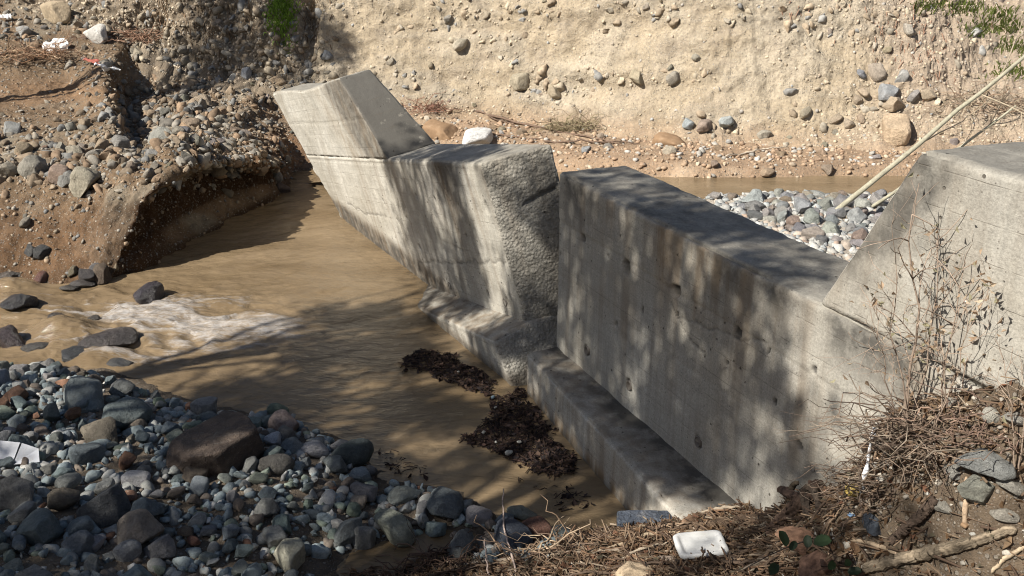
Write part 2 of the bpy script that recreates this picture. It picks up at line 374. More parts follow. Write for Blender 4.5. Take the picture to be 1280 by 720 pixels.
# a gully with deep shade left of the grass tuft and an overhang of the upper left ledge
d -= 0.45 * blob(px, py, 386, 20, 9, 55) + 0.25 * blob(px, py, 150, 70, 18, 30) - 0.18 * blob(px, py, 345, 15, 22, 40)
d -= 0.30 * blob(px, py, 250, 95, 25, 22) + 0.25 * blob(px, py, 190, 30, 20, 25)
amp = np.where(Pf[:, 1] > 34, 0.3, 1.0)
Pf = Pf + Nf * (d * amp)[:, None]
c = np.empty((len(Pf), 3)); nz = fbm(Pf, 0.7, 4, 31); nz2 = fbm(Pf, 2.5, 4, 33)
tan = np.array([0.385, 0.315, 0.225]); tan2 = np.array([0.44, 0.375, 0.285]); grey = np.array([0.33, 0.275, 0.21]); dark = np.array([0.175, 0.138, 0.10])
red = np.array([0.33, 0.23, 0.15]); pink = np.array([0.345, 0.27, 0.205])
c[:] = tan; c = lerp(c, tan2, sstep(-0.1, 0.5, nz)[:, None]); c = lerp(c, grey, (0.6 * sstep(0.0, 0.5, nz2))[:, None])
c = lerp(c, np.array([.365, .315, .245]), (lay_ * .75)[:, None])
c = lerp(c, dark, np.clip(leftm * (0.85 + 0.4 * nz2), 0, 1)[:, None]); c = lerp(c, pink, (rightm * (0.7 + 0.3 * nz))[:, None])
c = lerp(c, red, (sstep(1.55, 1.0, Pf[:, 2]) * 0.7 * (1 - leftm * 0.5))[:, None])
c = lerp(c, np.array([0.2, 0.17, 0.11]), np.clip(sstep(4.6, 5.2, Pf[:, 2]), 0, 1)[:, None])
FAR_LAY = lay_
FAR_G = Pf.reshape(G.shape); FAR_N = grid_normals(FAR_G)
if FAR_N[:, :, 1].mean() > 0: FAR_N = -FAR_N
far_bank = obj('eroded_bank', new_mesh('eroded_bank', Pf, [grid_faces(*G.shape[:2], flip=False)], c), M_SOIL)
tag(far_bank, kind='structure')

# ---- left gravel terrace with undercut, shaded edge
T = []
cols = [
 [(0, 352, 0), (0, 300, .5), (0, 250, .95), (0, 215, 1.25), (0, 150, 1.5), (0, 100, 1.9), ('y', 0, 40, 26.0), ('y', 0, -20, 29.5)],
 [(80, 355, 0), (90, 300, .5), (95, 250, 1.0), (100, 205, 1.35), (90, 140, 1.55), (80, 105, 1.78), ('y', 90, 48, 26.0), ('y', 100, 10, 28.5)],
 [(132, 352, 0), (142, 305, .5), (150, 240, 1.2), (150, 200, 1.5), (137, 142, 1.72), (130, 104, 1.98), ('y', 150, 52, 26.0), ('y', 160, 30, 27.8)],
 [(150, 347, 0), (162, 300, .55), (184, 238, 1.25), (190, 210, 1.38), (160, 160, 1.22), (158, 124, 1.42), ('y', 172, 66, 26.0), ('y', 175, 48, 27.3)],
 [(238, 308, 0), (228, 282, .40), (232, 207, 1.52), (224, 184, 1.62), (225, 150, 1.36), (235, 115, 1.45), ('y', 240, 82, 26.0), ('y', 240, 70, 27.0)],
 [(312, 266, 0), (302, 244, .38), (303, 202, 1.08), (292, 184, 1.18), (300, 150, 1.22), (320, 115, 1.5), ('y', 330, 95, 25.8), ('y', 330, 85, 26.6)],
 [(358, 242, 0), (352, 228, .25), (346, 209, .60), (338, 195, .70), (345, 170, .78), (350, 140, 1.08), ('y', 352, 118, 25.6), ('y', 352, 105, 26.3)],
 [(376, 216, 0), (371, 207, .15), (369, 197, .3), (368, 188, .42), (368, 168, .7), (368, 143, 1.02), ('y', 370, 118, 25.5), ('y', 372, 105, 26.2)],
 [(470, 212, 0), (468, 204, .15), (466, 195, .3), (464, 187, .42), (460, 170, .65), (456, 150, .95), ('y', 450, 124, 25.0), ('y', 450, 112, 25.8)],
]
for cl in cols:
    row = [aty(*p[1:]) if p[0] == 'y' else at(*p) for p in cl]
    foot = row[0] + (row[0] - row[1]) * 0.5; foot[2] = -0.55
    if 200 < cl[0][0] < 365:            # the lip overhangs the scoured face
        inw = np.array([-.957, .29, 0]); kk = 1.0 if cl[0][0] < 330 else 0.5
        foot = row[0] + inw * .25 * kk; foot[2] = -.55; row[0] = row[0] + inw * .10 * kk; row[1] = row[1] + inw * .40 * kk; row[2] = row[2] - inw * .05 * kk
    under = (row[1] + row[2]) / 2
    if 200 < cl[0][0] < 365: under = under + np.array([-.957, .29, 0]) * .42 * kk + np.array([0, 0, .15]) * kk
    row.insert(2, under); T.append([foot] + row)
T.insert(0, [p + np.array([-3.0, -0.6, 0.0]) for p in T[0]]); T.insert(0, [p + np.array([-6.0, -1.5, 0.3 if p[2] > 0.2 else 0]) for p in T[0]])
G = loft(T, 0.04, [0.06, 0.04, 0.035, 0.035, 0.035, 0.045, 0.05, 0.06, 0.12])
N = grid_normals(G)
if N[:, :, 2].mean() < 0: N = -N
Pf = G.reshape(-1, 3); Nf = N.reshape(-1, 3); px, py = proj(Pf)
steep = 1 - np.abs(Nf[:, 2])
rubz = np.clip(blob(px, py, 235, 140, 95, 60) * 1.3, 0, 1)
d = 0.13 * fbm(Pf, 0.8, 4, 41) + 0.09 * fbm(Pf, 3.0, 4, 43) * (0.5 + steep) + 0.04 * fbm(Pf, 9, 4, 45) + 0.014 * fbm(Pf, 28, 3, 47)
d += rubz * (0.30 * fbm(Pf, 1.2, 4, 48) + 0.15 * (1 - 2 * np.abs(fbm(Pf, 2.6, 4, 49)))) - 0.12 * rubz
d += steep * sstep(.1, .4, Pf[:, 2]) * (0.17 * fbm(Pf, 2.2, 4, 55) + .05 * (1 - 2 * np.abs(fbm(Pf, 6, 3, 56))))
d *= sstep(-0.5, 0.1, Pf[:, 2]) * 0.8 + 0.2
d -= 0.16 * blob(px, py, 165, 150, 14, 22) + 0.14 * blob(px, py, 255, 95, 30, 14)
d += 0.06 * blob(px, py, 60, 118, 75, 13)
lipm = np.clip(blob(px, py, 215, 205, 45, 30) + blob(px, py, 300, 195, 50, 22) + .9 * blob(px, py, 155, 275, 45, 60), 0, 1)
d += lipm * (0.26 * fbm(Pf, 1.3, 3, 57) + 0.11 * (1 - 2 * np.abs(fbm(Pf, 3.0, 3, 58))) - .06)
Pf = Pf + Nf * d[:, None]
nz = fbm(Pf, 0.9, 4, 51); nz2 = fbm(Pf, 3.5, 3, 53)
top = np.array([0.195, 0.135, 0.085]); brown = np.array([0.15, 0.082, 0.042]); redb = np.array([0.21, 0.115, 0.06]); flat = np.array([0.23, 0.145, 0.085]); gr = np.array([0.28, 0.235, 0.175])
c = np.empty((len(Pf), 3)); c[:] = top; c = lerp(c, gr, sstep(0, .5, nz)[:, None])
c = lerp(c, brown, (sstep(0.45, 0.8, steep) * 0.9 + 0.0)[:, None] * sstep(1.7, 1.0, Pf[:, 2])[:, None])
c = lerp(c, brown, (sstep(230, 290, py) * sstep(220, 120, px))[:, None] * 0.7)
c = lerp(c, flat, np.clip(1.4 * blob(px, py, 60, 118, 80, 16), 0, 1)[:, None])
c = lerp(c, redb, (np.clip(blob(px, py, 360, 190, 50, 40) * 1.2, 0, 1) * 0.8)[:, None])
lip_shade = np.clip(1.25 * blob(px, py, 225, 265, 75, 45) + 1.2 * blob(px, py, 310, 225, 45, 28) + .7 * blob(px, py, 150, 310, 45, 40) + 1.1 * blob(px, py, 270, 270, 70, 32), 0, 1) * sstep(1.75, 1.35, Pf[:, 2] + .25 * nz2) * sstep(.2, .5, steep)
c = lerp(c, np.array([0.055, 0.029, 0.014]), lip_shade[:, None])            # scoured earth with the shade under the lip painted into its colour
c = lerp(c, c * (0.85 + .3 * nz2)[:, None], 0.8)
c = lerp(c, c * 0.7, (sstep(0.22, 0.02, Pf[:, 2]))[:, None])    # wet toe
TER_G = Pf.reshape(G.shape); TER_N = grid_normals(TER_G)
if TER_N[:, :, 2].mean() < 0: TER_N = -TER_N
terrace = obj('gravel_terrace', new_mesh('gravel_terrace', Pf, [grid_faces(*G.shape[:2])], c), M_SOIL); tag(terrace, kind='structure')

# ---- frames of the two dam sections (u along the dam, v into it, w up)
O2 = np.array([0.53, 11.29, 0.53]); U2 = np.array([.3879, -.9217, 0]); V2 = np.array([.9217, .3879, 0]); W2 = np.array([0, 0, 1.0])
_s = 0.95
O1 = _C + (np.array([0.159, 12.36, 0.419]) - _C) * _s
U1 = np.array([0.417, -0.89, 0.187]); U1 /= np.linalg.norm(U1); V1 = np.array([0.87, 0.45, 0.202]); V1 -= U1 * (V1 @ U1); V1 /= np.linalg.norm(V1); W1 = np.cross(U1, V1)
def on_face(x, y, fr):
    O, Ux, Vx, Wx = fr; d = ray(x, y); t = ((O - _C) @ Vx) / (d @ Vx); P = _C + d * t - O; return P @ Ux, P @ Wx
FR2 = (O2, U2, V2, W2); FR1 = (O1, U1, V1, W1)

# ---- riverbed, near bars and near bank: one sheet through measured heights
cp = []
def cpx(*lst):
    for x, y, z in lst: cp.append(at(x, y, z))
cpx((200, 330, -.4), (350, 300, -.4), (450, 350, -.5), (300, 430, -.35), (420, 470, -.4), (600, 520, -.4), (700, 620, -.3), (560, 560, -.35), (470, 530, -.3), (40, 400, -.25), (100, 440, -.15), (180, 400, -.3), (300, 500, -.25),
    (390, 225, -.3), (640, 590, -.3), (760, 655, -.12))
cpx((0, 470, .12), (120, 470, .10), (200, 500, .12), (320, 530, .12), (390, 550, .12), (450, 578, .08), (470, 620, .05), (560, 625, .06), (620, 650, .04), (680, 672, .02))
cpx((0, 540, .42), (0, 620, .55), (0, 720, .6), (150, 560, .4), (150, 640, .45), (150, 720, .45), (270, 580, .36), (280, 650, .34), (270, 720, .25), (380, 620, .25), (370, 690, .12), (430, 640, .15), (500, 640, .10))
cpx((440, 705, -.06), (520, 680, -.06), (560, 690, -.03), (480, 720, -.02), (600, 700, .05), (640, 690, .08), (560, 720, .08), (640, 720, .25))
cpx((700, 690, .22), (740, 675, .18), (800, 660, .35), (760, 720, .5), (880, 720, .85), (880, 660, .52), (960, 700, .9), (1000, 650, .78), (1060, 720, 1.25), (1160, 720, 1.5), (1280, 720, 1.8), (1200, 650, 1.5), (1280, 640, 1.75))
for x, y, dv in ((935, 632, -.02), (1010, 622, -.02), (1075, 590, -.02), (1100, 545, -.02), (1150, 505, -.02), (1210, 478, -.02), (1280, 462, -.02)):
    uu, ww = on_face(x, y, FR2); P = O2 + U2 * uu + W2 * ww + V2 * dv; cp.append(P); cp.append(P + V2 * 1.0)
for x, y, z in ((0, 0, 3.75), (1.5, 2, 3.0), (4, 2, 3.4), (-3, 2, 2.2), (-2, 4.5, 1.0), (0, 4.5, 1.5), (2, 3.6, 2.1), (-6, 4, 1.0), (-10, 5, 1.3), (-14, 8, 1.2), (-9, 9, .75), (-12, 11.5, .4), (-10, 13, -.2), (-14, 14, -.3),
                (-8, 0, 2.2), (-14, 2, 2.4), (0, -6, 4.5), (8, -4, 4.5), (-14, -6, 4), (7, 4, 3.4), (10, 2, 4), (12, 8, 2.6), (7, 8, 2.3), (5, 9, 1.7),
                (3, 13, .95), (4.5, 13.5, 1.0), (4, 16, 1.0), (6, 15.5, 1.0), (9, 14, 1.1), (12, 14, 1.2), (3, 16.5, .88), (8, 16.5, .95), (2, 15, .9), (1, 17, .75),
                (5, 19.2, .98), (8, 19, 1.0), (12, 18.8, 1.1), (2.5, 20, .95), (2, 22, .95), (0, 22.5, .9), (0, 20.5, .6), (-2, 22.8, .7), (-3.5, 23.4, .5), (-1.5, 20.5, .3), (-6, 19, -.3), (-8, 18, -.3), (-12, 18, -.3),
                (1.6, 12.6, .6), (-0.5, 16, .2), (1, 14.5, .7), (-10, 24, 0), (0, 26, 1), (12, 24, 1), (-5, 26, .2)):
    cp.append(np.array([x, y, z], float))
cp = np.array(cp); A2 = cp[:, :2]
def phi(r): return r * r * np.log(r + 1e-6)
K = phi(np.linalg.norm(A2[:, None] - A2[None], axis=2)) + np.eye(len(cp)) * 0.02
Pm = np.hstack([np.ones((len(cp), 1)), A2]); AA = np.block([[K, Pm], [Pm.T, np.zeros((3, 3))]])
coef = np.linalg.solve(AA, np.concatenate([cp[:, 2], np.zeros(3)]))
CH = np.array([(16, 17.9, .86), (9, 17.9, .84), (7, 17.85, .82), (5, 17.8, .80), (3, 17.9, .76), (1.3, 18.9, .60), (-0.6, 20.6, .40), (-2.8, 22.0, .2), (-4.3, 22.5, .05), (-4.9, 21.9, .0)])
def chan(x, y):
    best = np.full(x.shape, 1e9); zz = np.zeros(x.shape)
    for a, b in zip(CH[:-1], CH[1:]):
        ab = b[:2] - a[:2]; t = np.clip(((x - a[0]) * ab[0] + (y - a[1]) * ab[1]) / (ab @ ab), 0, 1)
        dd = np.hypot(x - a[0] - t * ab[0], y - a[1] - t * ab[1]); m = dd < best
        best = np.where(m, dd, best); zz = np.where(m, a[2] + t * (b[2] - a[2]), zz)
    return best, zz
def bed(x, y):
    x = np.asarray(x, float).ravel(); y = np.asarray(y, float).ravel(); z = np.zeros(len(x))
    for i in range(0, len(x), 20000):
        Q = np.stack([x[i:i+20000], y[i:i+20000]], 1)
        z[i:i+20000] = phi(np.linalg.norm(Q[:, None] - A2[None], axis=2)) @ coef[:-3] + coef[-3] + Q @ coef[-2:]
    z = np.clip(z, -0.9, 5.2)
    d, zc = chan(x, y); wob = 0.12 * vnoise(np.stack([x * 1.3, y * 1.3, 0 * x], 1), 77)
    return lerp(np.minimum(z, zc - 0.22), z, sstep(0.78, 1.15, d + wob))
xs = np.concatenate([np.arange(-26, -9, .4), np.arange(-9, 9, .06), np.arange(9, 26, .3)])
ys = np.concatenate([np.arange(-14, 3.5, .35), np.arange(3.5, 12, .05), np.arange(12, 24, .07), np.arange(24, 27, .3)])
XX, YY = np.meshgrid(xs, ys, indexing='ij'); x, y = XX.ravel(), YY.ravel(); z = bed(x, y)
P2 = np.stack([x, y, z * 0], 1)
z = z + 0.05 * fbm(P2, 1.3, 3, 61) + 0.035 * fbm(P2, 4, 4, 63) + 0.016 * fbm(P2, 14, 3, 65)
P3 = np.stack([x, y, z], 1); px, py = proj(P3)
px = np.where(y < 2.0, 640, px); py = np.where(y < 2.0, 900, py)
nz = fbm(P2, 1.1, 4, 71); nz2 = fbm(P2, 5, 3, 73)
c = np.empty((len(x), 3)); c[:] = (0.17, 0.135, 0.10)
bank = sstep(0.15, 0.45, (x * 0.6 + 0.3)) * sstep(9.5, 8.0, y)        # near right bank: humus and silt
c = lerp(c, np.array([0.135, 0.102, 0.072]), bank[:, None]); c = lerp(c, np.array([0.24, 0.195, 0.145]), (bank * sstep(0.1, 0.5, nz))[:, None])
ups = sstep(13, 15, y + 0.4 * x)
c = lerp(c, np.array([0.32, 0.225, 0.15]), ups[:, None]); c = lerp(c, np.array([0.40, 0.30, 0.21]), (ups * sstep(0, .5, nz))[:, None])
gb = ups * sstep(17.2, 16.7, y) ; c = lerp(c, np.array([0.42, 0.37, 0.31]), gb[:, None])
c = lerp(c, c * 0.55, ((1 - ups) * sstep(0.10, 0.0, z) * 1.0)[:, None])
BED = np.stack([x, y, z], 1)
riverbed = obj('riverbed', new_mesh('riverbed', BED, [grid_faces(len(xs), len(ys))], c), M_SOIL); tag(riverbed, kind='structure')
def bedz(x, y):
    """height of the sheet as built (with its relief)"""
    x = np.atleast_1d(np.asarray(x, float)); y = np.atleast_1d(np.asarray(y, float)); z = bed(x, y); p = np.stack([x, y, 0 * x], 1)
    return z + 0.05 * fbm(p, 1.3, 3, 61) + 0.035 * fbm(p, 4, 4, 63) + 0.016 * fbm(p, 14, 3, 65)
gv = [(-300, -300, -2.2), (300, -300, -2.2), (300, 300, -2.2), (-300, 300, -2.2)]
ground = obj('ground', new_mesh('ground', gv, [np.array([[0, 1, 2, 3]])], [(0.2, 0.16, 0.1)] * 4), M_SOIL); tag(ground, kind='structure')

# ---- water: the muddy pool and rapids below the dam, and the shallow stream above it
xs = np.concatenate([np.arange(-16, -9.2, .1), np.arange(-9.2, -2.6, .024), np.arange(-2.6, 3.2, .05)]); ys = np.concatenate([np.arange(5.0, 10.9, .06), np.arange(10.9, 16.4, .026), np.arange(16.4, 23.6, .06)]); XX, YY = np.meshgrid(xs, ys, indexing='ij'); x, y = XX.ravel(), YY.ravel()
P2 = np.stack([x, y, 0 * x], 1); px, py = proj(P2)
rap = np.clip(blob(px, py, 90, 415, 170, 48) * 1.1 + blob(px, py, 250, 400, 120, 40) * 0.6 + blob(px, py, 10, 370, 60, 30) * .6, 0, 1)
mid = sstep(640, 330, px) * sstep(540, 430, py)
ca, sa = math.cos(0.5), math.sin(0.5)
Pa = np.stack([(x * ca - y * sa) * 1.0, (x * sa + y * ca) * 0.45, 0 * x], 1)
Pb = np.stack([(x * ca + y * sa) * 0.5, (-x * sa + y * ca) * 1.2, 0 * x], 1)
z = 0.010 * fbm(Pa, 2.2, 4, 81) + 0.006 * fbm(P2, 7, 3, 83)
Pc = np.stack([x * .62, y * 1.35, 0 * x], 1) + .25 * np.stack([fbm(P2, .9, 3, 84), fbm(P2, .9, 3, 86), 0 * x], 1)
crest = np.clip(1 - 2.6 * np.abs(fbm(Pc, 2.6, 3, 89)), -.3, 1)
z += mid * (0.035 * fbm(Pb, 3.2, 4, 85)) + rap * (0.10 * fbm(Pc, 1.8, 3, 87) + crest * 0.055 + 0.03 * fbm(Pc, 9, 4, 88, .6))
for bx, by, rx, ry, hh in ((85, 418, 42, 14, .22), (20, 362, 30, 10, .10), (135, 365, 18, 8, .06), (150, 447, 30, 10, .06), (110, 452, 30, 10, .05)):
    z += hh * blob(px, py, bx, by, rx, ry)
foam = np.clip(rap * (0.30 + 0.45 * fbm(Pc, 1.2, 4, 91) + .55 * np.clip(crest, 0, 1)), 0, 1) + 0.6 * blob(px, py, 310, 405, 110, 32) * (0.6 + fbm(Pc, 1.5, 3, 93)) + 0.55 * blob(px, py, 180, 452, 60, 12) + 0.5 * blob(px, py, 150, 388, 60, 10)
foam = foam * .85 + .36 * blob(px, py, 330, 410, 170, 55) + .2 * blob(px, py, 60, 400, 120, 50) - 0.6 * blob(px, py, 85, 415, 40, 14)
z -= 0.05 * sstep(-6.5, -12, x)
water = obj('river_water', new_mesh('river_water', np.stack([x, y, z], 1), [grid_faces(len(xs), len(ys))], attrs={'foam': np.clip(foam, 0, 1), 'agit': np.clip(rap + mid * .6, 0, 1)}), M_WATER)
tag(water, kind='structure')
cc = catmull(CH, [40] * (len(CH) - 1)); dirv = np.gradient(cc[:, :2], axis=0); dirv /= np.linalg.norm(dirv, axis=1)[:, None]; nn = np.stack([-dirv[:, 1], dirv[:, 0]], 1)
ws = np.linspace(-1.25, 1.25, 48); W = np.empty((len(cc), len(ws), 3)); W[:, :, :2] = cc[:, None, :2] + nn[:, None, :] * ws[None, :, None]; W[:, :, 2] = cc[:, None, 2]
Wf = W.reshape(-1, 3); Wf[:, 2] += 0.008 * fbm(Wf, 5, 3, 95)
upw = obj('stream_water', new_mesh('stream_water', Wf, [grid_faces(len(cc), len(ws), True)], attrs={'foam': np.full(len(Wf), .12), 'agit': np.full(len(Wf), .4)}), M_WATER); tag(upw, kind='structure')

# ================================================================== DAM SECTIONS
def rbox(L, D, H, st, r):
    nx, ny, nz = [max(2, int(round(a / st))) for a in (L, D, H)]
    fs = []; ids = lambda i, j, k: (i * (ny + 1) + j) * (nz + 1) + k
    def face(fn, a, b, flip):
        A, B = np.meshgrid(np.arange(a + 1), np.arange(b + 1), indexing='ij'); id_ = fn(A, B)
        q = np.stack([id_[:-1, :-1], id_[1:, :-1], id_[1:, 1:], id_[:-1, 1:]], -1).reshape(-1, 4); fs.append(q[:, ::-1] if flip else q)
    face(lambda a, b: ids(a, b, 0 * a), nx, ny, True); face(lambda a, b: ids(a, b, 0 * a + nz), nx, ny, False)
    face(lambda a, b: ids(a, 0 * a, b), nx, nz, False); face(lambda a, b: ids(a, 0 * a + ny, b), nx, nz, True)
    face(lambda a, b: ids(0 * a, a, b), ny, nz, True); face(lambda a, b: ids(0 * a + nx, a, b), ny, nz, False)
    F = np.concatenate(fs); uq, inv = np.unique(F.ravel(), return_inverse=True); F = inv.reshape(-1, 4)
    k = uq % (nz + 1); j = (uq // (nz + 1)) % (ny + 1); i = uq // ((nz + 1) * (ny + 1))
    P = np.stack([i * L / nx, j * D / ny, k * H / nz], 1); dm = np.array([L, D, H])
    lo = np.minimum(r, dm / 2.01); Cc = np.clip(P, lo, dm - lo); Nn = P - Cc; ln = np.linalg.norm(Nn, axis=1)[:, None]
    Nn = Nn / (ln + 1e-9); P = np.where(ln > 0, Cc + Nn * np.minimum(ln, r * 1.0), P)
    return P, Nn, F, dm
def pit_field(u, w, pits):
    d = np.zeros(len(u)); m = np.zeros(len(u)); uw = np.stack([u, w, 0 * u], 1); u = u + .035 * fbm(uw, 11, 3, 98); w = w + .035 * fbm(uw, 11, 3, 99)
    for (a, b, ra, rb, dep) in pits:
        q = ((u - a) / ra) ** 2 + ((w - b) / rb) ** 2; g = np.exp(-q ** 3 * 2.2); d += dep * 1.25 * g; m = np.maximum(m, 1.3 * np.exp(-q * q * 1.6))
    return d, m
def concrete_part(name, parent, L, D, H, off, st, r, warp, dispf, dirt_shade_f):
    P, Nn, F, dm = rbox(L, D, H, st, r)
    Q = P + np.array(off)                    # dam coordinates (u, v, w)
    d = 0.012 * fbm(Q, 0.9, 3, 101) + 0.006 * fbm(Q, 4, 4, 103) + 0.0025 * fbm(Q, 22, 3, 105)
    edge = 1 - np.max(np.abs(Nn), axis=1)
    d -= 0.15 * edge * np.clip(0.35 + 1.4 * fbm(Q, 2.6, 4, 107, .6), 0, 1.3)
    extra, di, br = dispf(Q, Nn), *dirt_shade_f(Q, Nn)
    if isinstance(extra, tuple): extra, m = extra; di = np.maximum(di, m)
    Q2 = warp(Q + Nn * (d + extra)[:, None])
    o = obj(name, new_mesh(name, Q2, [F], attrs={'dirt': np.clip(di, 0, 2.5), 'brown': np.clip(br, 0, 1), 'frac': (sstep(.45, .9, Nn[:, 0]) if parent.name.startswith('broken') and name != 'wing' else 0 * di)}), M_CON, parent)
    return o
def frame_empty(name, O, Ux, Vx, Wx):
    e = empty(name, (0, 0, 0)); m = Matrix.Identity(4)
    for i in range(3): m[i][0], m[i][1], m[i][2], m[i][3] = Ux[i], Vx[i], Wx[i], O[i]
    e.matrix_world = m; return e
def streak(u, seed): return np.clip(fbm(np.stack([u, 0 * u, 0 * u], 1), 2.4, 3, seed) * 1.6 + 0.5, 0, 1)
def weep(parent, u, w, r, ln=0.10, face_v=0.0):
    a = np.arange(20) * math.pi / 10; V = []
    for rr, vv in ((r, ln), (r, -0.006), (r * 0.82, -0.006), (r * 0.80, ln)):
        V.append(np.stack([u + rr * np.cos(a), np.full(20, face_v + vv), w + rr * np.sin(a) * 1.15], 1))
    V = np.concatenate(V); F = [(i * 20 + k, i * 20 + (k + 1) % 20, (i + 1) * 20 + (k + 1) % 20, (i + 1) * 20 + k) for i in range(3) for k in range(20)]
    F += [(60 + k, 60 + (k + 1) % 20, 60 + (19 - k) % 20, 60 + (18 - k) % 20) for k in range(9)]
    return obj('weep_hole', new_mesh('weep_hole', V, [np.array(F)]), M_PIPE, parent)

# --- near section
dam2 = frame_empty('weir_section', *FR2)
tag(dam2, 'long standing concrete weir section nearest the camera, rising into a wing at the right', 'weir')
H2 = 2.2
pits2 = []
for x, y, ru, rw, dep in ((728, 298, .06, .07, .05), (783, 335, .085, .11, .07), (845, 362, .13, .07, .07), (922, 415, .07, .09, .05), (847, 395, .03, .05, .04), (803, 388, .03, .06, .03), (760, 318, .02, .03, .03), (700, 318, .02, .03, .02),
                          (910, 455, .03, .04, .03), (968, 505, .03, .05, .03), (1018, 462, .05, .05, .04), (960, 440, .02, .03, .03), (1000, 555, .05, .04, .03), (880, 600, .03, .04, .02), (770, 405, .02, .04, .03)):
    u, w = on_face(x, y, FR2); pits2.append((u, w, ru * .8, rw * .75, -dep))
weeps2 = [on_face(x, y, FR2) for x, y in ((733, 438), (786, 482), (872, 552), (1016, 585))]
for u, w in weeps2[:3]: pits2.append((u, w, .055, .065, -.10))
cracks2 = [[on_face(x, y, FR2) for x, y in pl] for pl in ([(838, 378), (862, 420), (885, 450)], [(1075, 400), (1110, 418), (1150, 442), (1200, 450)], [(850, 395), (905, 420), (960, 428)])]
def crack(u, w, lines, wd, dep, seed):
    d = np.zeros(len(u))
    uw = np.stack([u, w, 0 * u], 1); u = u + 0.05 * fbm(uw, 6, 3, seed); w = w + 0.05 * fbm(uw, 6, 3, seed + 5)
    for ln in lines:
        for (a, b), (c_, e) in zip(ln[:-1], ln[1:]):
            t = np.clip(((u - a) * (c_ - a) + (w - b) * (e - b)) / ((c_ - a) ** 2 + (e - b) ** 2), 0, 1)
            q = np.hypot(u - a - t * (c_ - a), w - b - t * (e - b)) / wd; d = np.maximum(d, np.exp(-q * q))
    return -dep * d, d
def disp2(Q, Nn):
    u, v, w = Q.T; front = sstep(.7, .95, -Nn[:, 1])
    d, m = pit_field(u, w, pits2); dc, mc = crack(u, w, cracks2, .012, .012, 111)
    g = -0.008 * np.exp(-((w - 1.62 + 0.01 * np.sin(u * 3)) / .012) ** 2) - 0.006 * np.exp(-((w - 0.95 - .012 * np.sin(u * 2)) / .012) ** 2)
    lip = 0.006 * sstep(1.60, 1.66, w)
    topd = sstep(.7, .95, Nn[:, 2]) * (0.018 * fbm(Q, 3, 4, 113) - 0.02 * np.abs(fbm(Q, 1.2, 3, 115)))
    end = sstep(.6, .95, -Nn[:, 0]) * 0.03 * fbm(Q, 4, 4, 117)
    return front * (d + g + lip + dc) + topd + end, front * np.clip(m * 1.3 + mc * 0.8, 0, 1.4)
def dirt2(Q, Nn):
    u, v, w = Q.T; top = sstep(.4, .9, Nn[:, 2]); front = sstep(.6, .95, -Nn[:, 1])
    s = streak(u, 121); di = top * (0.75 + 0.4 * fbm(Q, 1.5, 3, 123)) + front * (s * sstep(1.5, 2.2, w) * 0.8 + .22)
    br = front * (sstep(1.2, 2.15, w) * streak(u + 9, 125) * 0.5 + .35 * sstep(0, .5, fbm(Q, .9, 3, 126)))
    return di, br
ident = lambda Q: Q
concrete_part('wall', dam2, 9.0, .9, H2 + .35, (0, 0, -.35), .02, .055, ident, disp2, dirt2)
SL2 = .88 / 1.32
def warp_w2(Q):
    Q = Q.copy(); t = np.clip((Q[:, 2] - H2) / 1.33, -.05, 1.05); s = 4.60 + .78 * t
    k = np.clip((Q[:, 0] - 4.65) / 4.4, 0, 1); Q[:, 0] = s + (9.05 - s) * k; return Q
def dispw2(Q, Nn): return 0.004 * fbm(Q, 8, 4, 131) + sstep(.7, .95, Nn[:, 2]) * 0.02 * fbm(Q, 3, 3, 132)
def dirtw2(Q, Nn):
    u, v, w = Q.T; top = sstep(.4, .9, Nn[:, 2]); front = sstep(.6, .95, -Nn[:, 1]); n = fbm(Q, 1.1, 4, 133)
    return top * .7 + front * np.clip(0.30 + 0.55 * sstep(0.0, 0.4, n) + 0.5 * sstep(3.0, 3.5, w) * (0.5 + n), 0, .9), front * 0.25 * np.clip(.5 + n, 0, 1)
concrete_part('wing', dam2, 4.4, .893, 1.36, (4.65, .004, H2 - .03), .03, .04, warp_w2, dispw2, dirtw2)
def warp_f2(Q):
    Q = Q.copy(); Q[:, 1] = np.where(Q[:, 1] < 0, Q[:, 1] * (0.74 + 0.09 * Q[:, 0]), Q[:, 1]); return Q
def dispf2(Q, Nn): return 0.008 * fbm(Q, 5, 4, 141) + sstep(.7, .95, Nn[:, 2]) * 0.02 * fbm(Q, 2.5, 4, 142)
def dirtf2(Q, Nn):
    u, v, w = Q.T; top = sstep(.4, .9, Nn[:, 2]); n = fbm(Q, 1.6, 4, 143); front = sstep(.6, .95, -Nn[:, 1])
    return top * (0.35 + 0.9 * sstep(-.45, 0.05, v) * np.clip(.7 + n, 0, 1.3)) + front * sstep(-.42, -.56, w) * 1.0, top * .4 + front * (0.25 + .8 * sstep(-.30, -.52, w))
concrete_part('footing', dam2, 6.5, .75, 1.3, (.03, -.55, -1.302), .022, .045, warp_f2, dispf2, dirtf2)
for i, (u, w) in enumerate(weeps2): weep(dam2, u, w, .048 if i < 3 else .03, ln=.11)

